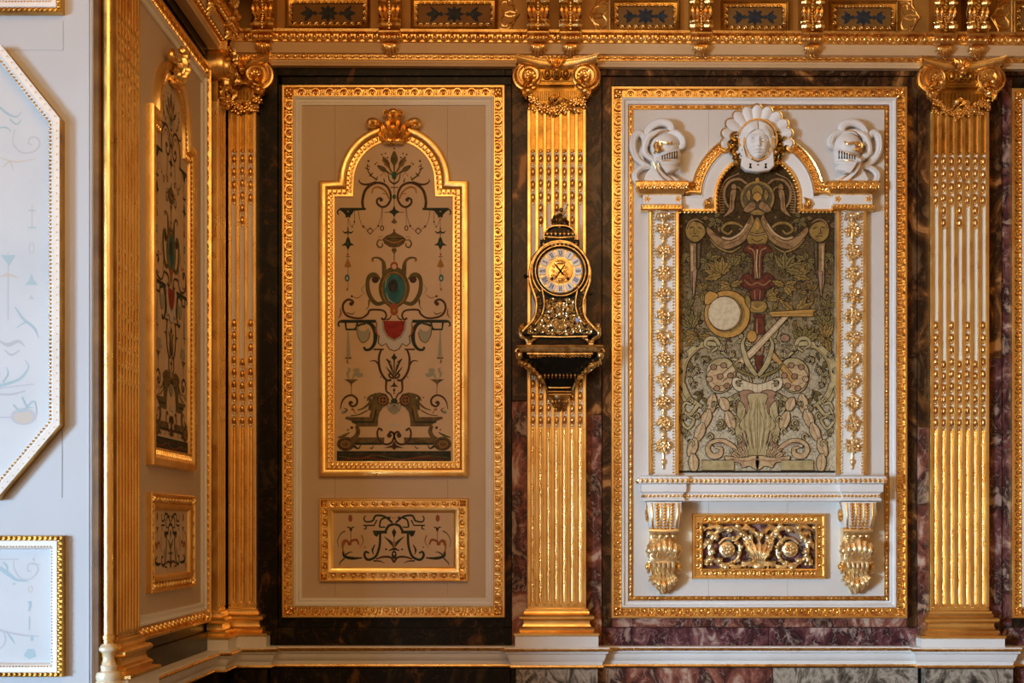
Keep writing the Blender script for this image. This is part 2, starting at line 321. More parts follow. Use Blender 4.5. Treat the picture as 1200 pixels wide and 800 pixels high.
BEADL = MB(); BEADL.ball((0, 0, 0), (3.2, 1.5, 1.5), 7, 4); BEADL.ball((4.1, 0, 0), (.6, 1.4, 1.4), 6, 4); BEADL.ball((5.4, 0, 0), (.6, 1.4, 1.4), 6, 4)
LEAFU = MB(); LEAFU.leaf([(-1.6, 3.2), (.2, 0), (1.8, -3.4)], 4.4, 1.8, 0, 1, nt=6, ns=5); LEAFU.ball((2.6, 1.2, .4), (.8, 1.6, .9), 5, 4, 0, .5)
def row(mb, t, path, pitch, w, closed=True, seg=True, inset=0., m=0, sc=1.):
    pos, an = along(path, pitch, closed, seg, inset); mb.inst(t, w3(pos, w), an, sc, m); return mb
def inset_path(path, o):
    m = MB(); m.sweep(path, [(-o, 0), (-o, 1)]); V, _ = m.pack(); return V[::2, :2]

# ---------------------------------------------------------------- things
def thing(name, label, cat, u, v, w=0., group=None, wref=0.):
    o = bpy.data.objects.new(name, None); C.objects.link(o); o.empty_display_size = .05
    k = 1-wref/D; org = np.array([CU+(u-CU)*k, CV+(v-CV)*k, w])
    o.location = ((org[0]-CU)*S, -w*S, EYE+(CV-org[1])*S); REG[o.name] = {'org': org}
    o['label'] = label; o['category'] = cat
    if group: o['group'] = group
    return o
def tag(o, label, cat, group=None):
    o['label'] = label; o['category'] = cat
    if group: o['group'] = group
    return o
def struct(o): o['kind'] = 'structure'; return o
def copy_tree(o, loc=None, rz=None, label=None, group=None, scale=None, parent=None):
    c = o.copy(); C.objects.link(c)
    if parent is not None: c.parent = parent
    else:
        if loc is not None: c.location = loc
        if rz is not None: c.rotation_euler = (0, 0, rz)
        if scale is not None: c.scale = scale
        if label: c['label'] = label
        if group: c['group'] = group
    for ch in list(o.children): copy_tree(ch, parent=c)
    return c
def wpos(u, v, w): return ((u-CU)*S, -w*S, EYE+(CV-v)*S)
def leftpos(w_along, v, proud, base=256.): return ((base+proud-CU)*S, -w_along*S, EYE+(CV-v)*S)
# ================================================================ the setting
def slab(parent, u0, u1, v0, v1, w1, m, w0=-2):
    return MB().box(u0, u1, v0, v1, w0, w1, bev=.5).build('marble_slab', m, parent, smooth_=False)
wb = struct(MB().box(150, 1700, -150, 996, -40, -2).build('wall_back', MDARK, smooth_=False))
for a in [(301, 326, 76, 757, 3, MDARK), (326, 592, 76, 89.5, 3, MDARK), (326, 599.6, 90.2, 99.5, .5, MDARK), (326.3, 331, 90, 734.5, .5, MDARK), (591, 599.6, 99.8, 734.5, .5, MDARK),
          (326, 600, 735, 757, 3, MDARK), (600, 620, 90, 470, 3, MBROWN), (600, 620, 470.4, 757, 3, MRED), (592.5, 600, 76, 89.5, 3, MDARK), (684, 705, 90, 486, 3, MBROWN), (684, 705, 486.4, 757, 3, MRED), (600, 712, 76, 89.5, 3, MBROWN),
          (705.5, 717, 90, 734.5, .5, MBROWN), (712, 1075, 76, 89.5, 3, MBROWN), (717, 1063, 90.2, 101, .5, MBROWN), (705.5, 900, 735, 757, 3, MPURP), (900.5, 1075, 735, 757, 3, MPURP),
          (717, 1063, 723, 734.5, .5, MRED), (1062, 1074.6, 90, 734.5, .5, MBROWN), (1075, 1090, 90, 500, 3, MBROWN), (1075, 1090, 500.4, 757, 3, MRED), (1075, 1190, 76, 89.5, 3, MBROWN), (1157, 1173, 90, 420, 3, MBROWN), (1157, 1173, 420.4, 757, 3, MPURP),
          (1173.5, 1186, 90, 734.5, .5, MPURP), (1173.5, 1340, 735, 757, 3, MPURP), (1190.5, 1500, 76, 89.5, 3, MBROWN), (1340.5, 1500, 735, 757, 3, MPURP),
          (317, 598, 782, 992, 3, MDARK), (598.5, 605, 782, 992, 3, MDARK), (605, 700, 782, 992, 17, MGREY), (700.5, 712, 782, 992, 3, MRED), (712.5, 905, 782, 992, 3, MRED), (905.5, 1075, 782, 992, 3, MGREY),
          (1080, 1182, 782, 992, 17, MGREY), (1187, 1500, 782, 992, 3, MPURP), (277, 316, 782, 992, 17, MDARK)]:
    slab(wb, *a)
# left wall, built facing the room and turned a quarter
def turned(o, along_w, v, proud, base=256., sx=None):
    o.location = leftpos(along_w, v, proud, base); o.rotation_euler = (0, 0, R(90)); return o
wl = struct(MB().box(-469, 0, -150, 996, -40, 0).build('wall_left', MDARK, smooth_=False, org=(0, CV, 0)))
wl.location = leftpos(0, CV, 0); wl.rotation_euler = (0, 0, R(90))
for a in [(-400, -72, 735, 757, 3, MDARK), (-72, -4, 76, 757, 3, MDARK), (-400, -72, 76, 89.5, 3, MDARK), (-400, -72, 90.2, 99, .5, MDARK), (-400, -72, 725, 734.5, .5, MDARK), (-402, -76, 782, 992, 3, MDARK), (-469, -402, 782, 992, 10, MDARK), (-75, -4, 782, 992, 12, MDARK), (-469, -400, -100, 757, 1, CREAM)]:
    slab(wl, *a)
# white wall that faces the room in front of the left wall
wf = struct(MB().box(-1200, 269.5, -600, 1100, 470, 505).build('wall_front', WALLW, smooth_=False))
k5 = 1/(1-505/D)
def W5(px, py): return (CU+(px-CU)/k5, CV+(py-CV)/k5)
def path5(pts): return np.array([W5(*p) for p in pts])
mb = MB()
for x in (104.2, 107.2):
    u = W5(x, 0)[0]; mb.box(u-.5, u+.5, -400, 1000, 505, 506.2)
for (x0, x1, y0, y1) in ((-60, 74, 58.3, 59), (73.3, 74, 24, 59)):
    a = W5(x0, y0); b = W5(x1, y1); mb.box(a[0], b[0], a[1], b[1], 505, 505.5)
mb.build('wall_bead', WALLW, wf, smooth_=False, kind='stuff')
a = W5(72.6, 503); b = W5(73.4, 583); MB().box(a[0], b[0], a[1], b[1], 505, 505.15).build('board_joint', flat('joint_shadow_gap', (.12, .14, .16)), wf, smooth_=False)
struct(MB().box(266, 271.5, -600, 1100, 497, 506.5, bev=1).build('trim_1', mat('brown_edge_wood', (.10, .045, .015), .35, 0, (.2, .10, .03), 9), smooth_=False))
fl = struct(MB().box(-1500, 2200, 996, 1010, -40, 3200).build('floor', mat('oak_parquet', (.42, .30, .18), .4, 0, (.34, .22, .12), 3), smooth_=False))
ce = struct(MB().box(-1500, 2200, -166, -150, -40, 3200).build('ceiling', mat('warm_ceiling_paint', (.50, .34, .17), .6, 0, (.36, .22, .09), 1.5), smooth_=False))

# dado rail: one moulding that breaks forward under each pilaster
plan = [(1700, 5), (1184.5, 5), (1184.5, 19), (1075, 19), (1075, 5), (705, 5), (705, 19), (600, 19), (600, 5), (318, 5), (318, 19), (276, 19), (276, 72), (263, 72), (263, 402), (277, 402), (277, 503)]
prail = [(-14, 757), (8, 757), (9, 757.6), (9, 758.8), (10, 759), (11.4, 760.4), (10, 762), (7.5, 762.3), (7.2, 764.6), (5, 765.5), (4.2, 769), (3, 773), (1.2, 774.6), (1, 778.6), (1.8, 779), (2.2, 780.6), (1.4, 782), (-14, 782)]
mats = [0, 0, 0, 1, 1, 1, 1, 0, 0, 0, 0, 0, 0, 1, 1, 1, 1]
o = MB().sweep(plan, prail, closed=False, axes='uw', mats=mats).build('trim_2', [WHITE, GOLD], wref=14); struct(o)
# cornice: carved bed mouldings and the ochre frieze above, running round the corner
cplan = [(1700, 0), (256, 0), (256, 500)]
pc = [(0, 76), (12, 76), (12.5, 74), (14, 72.5), (14, 70), (14.6, 69.4), (14.6, 64), (18.5, 63), (18.5, 51), (20, 50), (20.4, 46), (20.8, 42), (28, 41), (28, 38), (6, 37)]
cm = [0, 0, 0, 0, 1, 1, 0, 0, 1, 1, 1, 1, 1, 2]
cor = MB().sweep(cplan, pc, closed=False, axes='uw', mats=cm).build('trim_3', [FASCIA, GOLD, FRIEZE], wref=18, org=(CU, 60, 0)); struct(cor)
fz = MB().sweep(cplan, [(6, 40), (6, -10), (9, -30), (16, -46), (30, -56), (60, -60), (60, -64), (90, -70), (90, -90), (0, -100)], closed=False, axes='uw', mats=[0, 0, 0, 0, 1, 1, 0, 0, 0]).build('frieze', [FRIEZE, GOLD], cor, wref=6)
def beadrow_uw(mb, t, p0, p1, v, pitch):
    """repeats facing out along a straight plan run"""
    p0 = np.array(p0, float); p1 = np.array(p1, float); L = np.linalg.norm(p1-p0); n = int(L/pitch); V, F = t.pack(); d = (p1-p0)/L; nn = np.array([d[1], -d[0]])*1.
    for i in range(n):
        c = p0+d*(i+.5)/n*L
        A = np.stack([c[0]+V[:, 0]*d[0]+V[:, 2]*nn[0], v+V[:, 1], c[1]+V[:, 0]*d[1]+V[:, 2]*nn[1]], -1)
        for (k, m), f in F.items(): mb.F.setdefault((k, m), []).append(f+mb.n)
        mb.V.append(A); mb.n += len(A)
EGC = MB(); EGC.ball((0, 0, 0), (2.7, 3.6, 2.6), 8, 5); EGC.tube(w3(arc(0, -1, 4.1, 0, pi, 8, 5), 0), .8, 5); EGC.ball((5, 0, -.3), (.8, 3.6, 1.2), 5, 4)
mb = MB(); beadrow_uw(mb, EGC, (284, 23.5), (1700, 23.5), 45.8, 10); beadrow_uw(mb, EGC, (279.5, 498), (279.5, 25), 45.8, 10)
mb.build('egg_and_tongue', GOLD, cor, kind='stuff', wref=18)
mb = MB(); beadrow_uw(mb, BEADL, (273, 17.5), (1700, 17.5), 66.6, 9.6); beadrow_uw(mb, BEADL, (273.5, 498), (273.5, 17.5), 66.6, 9.6)
mb.build('bead_and_reel', GOLD, cor, kind='stuff', wref=18)
cor.rotation_euler = (0, R(.28), 0)
def tilt(u): return (u-760)*.0049

# ================================================================ pilasters
def fluting(p, uc, n, hw, pre=''):
    pit = (2*hw-4.2)/n; fw = 4.2; x0 = uc-hw
    MB().box(uc-hw, uc+hw, 128, 716, -1, 10).build('shaft', GOLD2, p, wref=12, smooth_=False)
    mb = MB()
    for i in range(n+1): mb.box(x0+i*pit, x0+i*pit+fw, 128, 708, 9.5, 13.5, bev=.7)
    for i in range(n):                                        # rounded flute ends
        c = x0+i*pit+fw+(pit-fw)/2; h = (pit-fw)/2
        mb.poly([(c-h-.3, 711), (c-h-.3, 703.5)]+[(c+h*cos(a), 704+h*sin(a)) for a in np.linspace(pi, 0, 7)]+[(c+h+.3, 703.5), (c+h+.3, 711)], 9.5, 13.4)
    mb.box(x0, x0+2*hw, 709.5, 716, 9.5, 13.5, bev=.7)
    mb.build('fillets', GOLD2, p, wref=12)
    lin = MB(); cab = MB(); bd = MB(); rib = MB()
    for i in range(n):
        c = x0+i*pit+fw+(pit-fw)/2; h = (pit-fw)/2
        lin.box(c-h, c+h, 178, 500, 9.6, 10.5)
        rib.box(c-h, c+h, 128, 177, 9.6, 10.6); rib.ball((c, 176.5, 10.8), (h*.95, 2.2, 1.8), 7, 4)
        rib.box(c-h, c+h, 190, 190.8, 10.4, 11.4)
        cab.tube([(c, 501.5, 9.6), (c, 600, 9.6), (c, 705, 9.6)], h*.72, 8); cab.ball((c, 501.5, 9.8), (h*.8, 1.6, 1.8), 6, 4); cab.ball((c, 705, 9.6), (h*.72, 1.4, h*.7), 6, 4)
        long_ = (i % 2 == 1)
        top_end = 240 if not long_ else 266; bot = 372 if not long_ else 418
        for (a, b) in ((179, top_end), (bot, 500)):
            k = int(round((b-a)/13.6)); q = (b-a)/k
            for j in range(k):
                y = a+q*(j+.5)
                bd.ball((c, y-1.2, 10.8), (h*.95, q*.36, 3.2), 7, 5); bd.ball((c, y+q*.36, 10.8), (h*.55, q*.13, 1.8), 6, 4)
                bd.ball((c-h*.75, y+q*.12, 10.6), (.5, q*.25, .9), 4, 3); bd.ball((c+h*.75, y+q*.12, 10.6), (.5, q*.25, .9), 4, 3)
    lin.build('flute_lining', WHITE, p, wref=12, smooth_=False); rib.build('upper_flute_gilding', GOLDOLD, p, wref=12)
    cab.build('cabling', GOLD, p, wref=12, kind='stuff'); bd.build('flute_beads', GOLD, p, wref=12, kind='stuff')
def base(p, uc, hw, v0=710.):
    pl = [(uc+hw, -1), (uc+hw, 13.5), (uc-hw, 13.5), (uc-hw, -1)]
    pr = [(0, v0+2), (2, v0+3), (2.2, v0+5.5), (3.2, v0+6), (4, v0+8), (3.2, v0+9.5), (7, v0+10), (9, v0+12), (9, v0+14), (7.2, v0+16), (4.5, v0+16.6), (4, v0+20), (5.5, v0+23.5), (7.5, v0+24.5), (9.2, v0+26), (9.2, v0+28), (8, v0+29.6), (14, v0+30.5), (15, v0+31), (15, v0+33.5), (13, v0+34.5)]
    MB().sweep(pl, pr, closed=False, axes='uw').build('base', GOLD2, p, wref=14)
    pl2 = [(uc+hw+14, -1), (uc+hw+14, 26), (uc-hw-14, 26), (uc-hw-14, -1)]
    b = MB().box(uc-hw-14, uc+hw+14, v0+34.3, 758, -1, 26.5).build('plinth', WHITE, p, wref=14, smooth_=False)
def capital(p, uc, hw, dy=0.):
    """angular ionic capital: concave abacus, two volutes turned to the corners, egg band, gathered necking and flower swag"""
    W_ = 18
    k = hw/34.
    ab = MB()
    X = np.linspace(-1, 1, 25); vv = [(65.5, 12), (66, 15), (68, 15), (68.6, 13), (72, 12), (75.5, 8.5), (76, 7)]
    A = np.zeros((25, len(vv)+2, 3))
    for i, x in enumerate(X):
        bow = 1-abs(x)**1.7
        A[i, 0] = (uc+x*(hw+14), 65+bow*5, -1)
        for j, (v, w) in enumerate(vv): A[i, j+1] = (uc+x*(hw+14+(.8 if j < 3 else -j*.4)), v+bow*5.5+(0 if abs(x) < .98 else -.5), 16+w*(1-.55*bow))
        A[i, -1] = (uc+x*(hw+10), 76+bow*3, -1)
    ab.grid(A); ab.box(uc-hw-13, uc-hw-12.5, 66, 76, -1, 26); ab.box(uc+hw+12.5, uc+hw+13, 66, 76, -1, 26)
    cap = ab.build('capital', GOLD, p, wref=W_)
    for s in (-1, 1):
        vo = MB(); cx = uc+s*(hw-4.5); cy = 90
        vo.lathe((cx+s*5, cy, 14), [(17, -14), (17.5, 3), (16.5, 7), (14.5, 7.5), (13, 5), (12.5, 2), (0.1, 1)], 28, axis='w')       # outer roll
        sp = spiral(cx+s*2.5, cy, 15, 8.2, -pi/2, s*1.1, 40); vo.tube(w3(sp, np.linspace(19, 26, 40)[:, None][:, 0]) if False else np.c_[sp, np.linspace(20, 25, 40)], [1.5, 1.8, 2.0], 6)
        vo.lathe((cx, cy, 20), [(10.2, -5), (10.6, 3), (9.4, 5.2), (8, 4.6), (7.6, 2), (.1, 1.4)], 24, axis='w')
        o = vo.build('volute', GOLD, cap, wref=W_)
    for s in (-1, 1): ro = MB(); ro.rosette(uc+s*(hw-4.5), 90, 22, 7, 7); ro.build('volute_rosette', GOLD, cap, wref=W_)
    ec = MB(); e = hw-14
    ec.box(uc-e, uc+e, 78, 100, 8, 16); ec.tube([(uc-e, 98.8, 17.5), (uc, 98.8, 18.5), (uc+e, 98.8, 17.5)], 1.5, 6); ec.tube([(uc-e, 94.5, 17), (uc+e, 94.5, 17)], .9, 5)
    for j in ([-1, 0, 1] if hw > 25 else [0]):
        ec.ball((uc+j*11, 86, 18), (3.6, 5, 4), 9, 6); ec.tube(w3(arc(uc+j*11, 85, 5.4, -.1, pi+.1, 10, 7.5), 18.5), 1, 5)
    ec.box(uc-e-8, uc+e+8, 100, 106, 6, 11)
    m = int(hw/2.6)
    for j in range(m): ec.tube([(uc-hw+6+(2*hw-12)*(j+.5)/m, 105, 12.5), (uc-hw+6+(2*hw-12)*(j+.5)/m, 116, 12.5)], 1.35, 6)
    ec.box(uc-hw+2, uc+hw-2, 104, 130, 5, 12)
    ec.build('echinus', GOLDOLD, cap, wref=W_)
    lf = MB()
    for a in (-.9, -.45, 0, .45, .9): lf.leaf([(uc, 84, 25), (uc+sin(a)*8, 76-cos(a)*2, 28), (uc+sin(a)*15, 66+abs(a)*2, 28)], 5.5, 3, 0, 3)
    lf.ball((uc, 84.5, 25), (4, 3.6, 4)); lf.leaf([(uc, 88, 24), (uc-1, 80, 28), (uc, 67, 27)], 5, 3, 0, 3)
    lf.build('centre_leaf', GOLD, cap, wref=W_)
    for s in (-1, 1):
        tp = MB(); tp.leaf([(uc+s*(hw-5), 91, 27), (uc+s*(hw-8), 98, 29), (uc+s*(hw-13), 104, 26)], 6, 3, 0, 2); tp.leaf([(uc+s*(hw-5), 91, 27), (uc+s*(hw-1), 97, 29), (uc+s*(hw+6), 104, 25)], 6, 3, 0, 2)
        tp.ball((uc+s*(hw-1), 107, 20), (6.2, 5, 5), 8, 5); tp.leaf([(uc+s*(hw+1), 103, 20), (uc+s*(hw+4), 109, 22), (uc+s*(hw+1), 117, 20)], 7, 4, 0, 3)
        tp.build('corner_leaf', GOLD, cap, wref=W_)
    g = MB(); rr = random.Random(int(uc))
    n = int(44*k)+6
    for i in range(n):
        t = (i+.5)/n*2-1; u = uc+t*(hw-1); v = 112+15*(1-t*t)**.7+rr.uniform(-5, 5)*(.5+.5*abs(t)); r = rr.uniform(3, 5)
        if i % 3 == 0: g.rosette(u, v, 15+rr.uniform(0, 3), r*1.15, 5, 0, rr.uniform(0, 6))
        elif i % 3 == 1: g.ball((u, v, 15), (r*.62, r*.62, r*.62), 7, 5)
        else:
            a = rr.uniform(0, 6.3); g.leaf([(u, v, 14), (u+cos(a)*r, v+sin(a)*r, 17), (u+cos(a)*r*2, v+sin(a)*r*2, 14)], 4.4, 2.4, 0, 2, nt=8, ns=5)
    for i in range(int(22*k)): 
        t = rr.uniform(-1, 1); g.ball((uc+t*(hw-1), 131-6*t*t+rr.uniform(-1.5, 3), 15), rr.uniform(1.2, 2.3), 6, 4)
    if hw > 25:
        g.leaf([(uc-9, 122, 16), (uc-4, 115, 20), (uc+4, 114, 18)], 7, 3, 0, 3); g.leaf([(uc+10, 124, 16), (uc+6, 117, 20), (uc-2, 121, 18)], 7, 3, 0, 3)
    g.build('flower_swag', GOLD, cap, wref=W_, kind='stuff')
    return cap
def pilaster(uc, hw, n, label, cap_hw=None, cap_dy=0.):
    p = thing('pilaster', label, 'pilaster', uc, 757, 0, 'gilded fluted pilasters of the walls', wref=12)
    fluting(p, uc, n, hw); base(p, uc, hw); c = capital(p, uc, cap_hw or hw); c.location.z = -cap_dy*S
    return p
pm = pilaster(652.3, 34.5, 7, 'gilded fluted pilaster behind the clock, between the two framed wall panels', cap_dy=0)
pr_ = copy_tree(pm, loc=(pm.location[0]+(1126.5-652.3)*S*(1-19/D)+(0)*S, 0, pm.location[2]-3*S), label='gilded fluted pilaster to the right of the tapestry bay, nothing hanging on it')
pl_ = copy_tree(pm, loc=leftpos(446, 757, 17-8, 256), rz=R(90), label='gilded fluted pilaster seen edge-on beside the white wall at the left')
pcn = pilaster(283.8, 16.6, 3, 'narrow gilded corner pilaster with three flutes, facing forward in the dark corner', cap_hw=20, cap_dy=-1)
pcl = copy_tree(pcn, loc=leftpos(40, 757, 0), rz=R(90), label='narrow gilded corner pilaster turned sideways on the left wall')
# ================================================================ colonnette by the white wall
ct = thing('colonnette', 'slender gilded corner colonnette beside the edge of the white wall', 'colonnette', 276, 757, 498)
MB().lathe((276, 0, 499), [(4.4, -300), (4.4, 706), (5.4, 707), (5.4, 710), (4.6, 711), (4.6, 714)], 18).build('shaft', GOLD2, ct)
MB().lathe((276, 0, 499), [(4.6, 713.5), (6.6, 714.5), (9.0, 717), (8.8, 719), (6.2, 721.5), (5.2, 726), (6.5, 731), (7.6, 732), (7.4, 734), (7.0, 736), (10.2, 737), (11, 740), (10.6, 743), (10.2, 744), (11, 745), (11, 757)], 20).build('base', mat('worn_gilded_white_paint', (.78, .70, .52), .35, .2, (.80, .52, .14), 14, .5, .56), ct)

# ================================================================ framed wall panels
def boards(p, u0, u1, v0, v1, w0, w1, cuts, m, wref):
    xs = [u0]+list(cuts)+[u1]
    for a, b in zip(xs[:-1], xs[1:]): MB().box(a+.12, b-.12, v0, v1, w0, w1).build('board', m, p, wref=wref, smooth_=False)
def wall_panel(label, u0, u1, v0, v1, field, cuts, white_w=10., gw=13., beads=False, vcut=None):
    wr = 8
    t = thing('wall_panel', label, 'wall panel', (u0+u1)/2, v1, 0, wref=wr)
    path = rect(u0, u1, v0, v1)
    MB().sweep(path, [(0, -2), (0, 8), (-.8, 9), (-3.0, 9), (-3.4, 7), (-4, 3), (-gw+1.4, 3), (-gw+1, 6.5), (-gw, 6.5), (-gw, 0)]).build('outer_frame', GOLD2, t, wref=wr)
    mb = MB(); row(mb, EGG, inset_path(path, 8.4), 16.6, 4, inset=6)
    for (a, b) in inset_path(path, 8.2): 
        for q in range(4): 
            d = q*pi/2+pi/4; mb.leaf([(a, b, 5), (a+cos(d)*3, b+sin(d)*3, 6), (a+cos(d)*7, b+sin(d)*7, 5)], 5, 2, 0, 2, nt=8, ns=5)
    mb.build('egg_and_dart', GOLD, t, wref=wr, kind='stuff')
    g = gw
    MB().sweep(path, [(-g, 5.5), (-g-.8, 7.2), (-g-2.5, 7.2), (-g-3.5, 5), (-g-white_w*.55, 4.4), (-g-white_w*.75, 5.2), (-g-white_w+.4, 4.4), (-g-white_w, 1)]).build('inner_moulding', WHITE, t, wref=wr)
    g += white_w
    if beads:
        MB().sweep(path, [(-g, 1.5), (-g-.5, 3.6), (-g-5, 3.6), (-g-5.6, 1.5)]).build('gilt_fillet', GOLDOLD, t, wref=wr)
        mb = MB(); row(mb, BEADL, inset_path(path, g+2.8), 9.0, 4); mb.build('bead_and_reel', GOLD, t, wref=wr, kind='stuff')
    boards(t, u0+g-1, u1-g+1, v0+g-1, v1-g+1, -1, 2, cuts, field, wr)
    return t
wp1 = wall_panel('tall beige wall panel in a gilded egg-and-dart frame around the arched grotesque painting', 330.2, 591.8, 99.3, 723.5, BEIGE, (391.5, 524))
wp2 = wall_panel('tall cream wall panel in a gilded frame with a bead row, behind the tapestry', 716.3, 1063.5, 101, 724.2, CREAM, (831, 924), white_w=8, gw=12.4, beads=True)
wp3 = wall_panel('cream wall panel at the right picture edge, only its frame showing', 1186, 1450, 103, 724.2, CREAM, (1250,), white_w=8, gw=12.4, beads=True)
wpl = wall_panel('tall beige wall panel seen at a steep angle on the left wall', 300, 620, 99.3, 723.5, BEIGE, (360, 560)); turned(wpl, 229, 723.5, -1)

# ================================================================ painted grotesque
def paint(t, strokes, cx, wref, w, name='painted_ornament'):
    mats = list(P.values()); keys = list(P.keys()); mb = MB(); z = w
    for st in strokes:
        z += .004; kind, col, pts = st[0], keys.index(st[1]), np.array(st[2], float); wd = st[3] if len(st) > 3 else None; single = len(st) > 4
        for s in ((1,) if single else (1, -1)):
            q = pts.copy()
            if s < 0: q[:, 0] = 2*cx-q[:, 0]
            if kind == 's': mb.ribbon(smooth(q, 7), wd, z, col)
            elif kind == 'l': mb.ribbon(q, wd, z, col)
            elif kind == 'f': mb.flat(smooth(q, 6, True), z, col)
            elif kind == 'p': mb.flat(q, z, col)
            elif kind == 'o': mb.flat(arc(q[0][0], q[0][1], wd[0], 0, 2*pi*23/24, 24, wd[1]), z, col)
            elif kind == 'r': mb.ribbon(arc(q[0][0], q[0][1], wd[0], 0, 2*pi*23/24, 24, wd[1]), wd[2], z, col, closed=True)
            elif kind == 'x': mb.ribbon(spiral(q[0][0], q[0][1], wd[0], wd[1], wd[2], wd[3]*s if s > 0 else -wd[3], 36) if s > 0 else np.array([[2*cx-a, b] for a, b in spiral(pts[0][0], pts[0][1], wd[0], wd[1], wd[2], wd[3], 36)]), [wd[4], wd[4]*.8], z, col)
    return mb.build(name, mats, t, wref=wref, smooth_=False, kind='stuff')
def L_(cx, cy, a, ln, wd, bend=0):
    """leaf outline"""
    c, s = cos(a), sin(a); pts = [(0, 0), (.3, wd/2), (.65, wd*.45), (1, bend), (.65, -wd*.45+bend*.5), (.3, -wd/2)]
    return [(cx+c*x*ln-s*y, cy+s*x*ln+c*y) for x, y in pts]
cx = 461.3
G = []
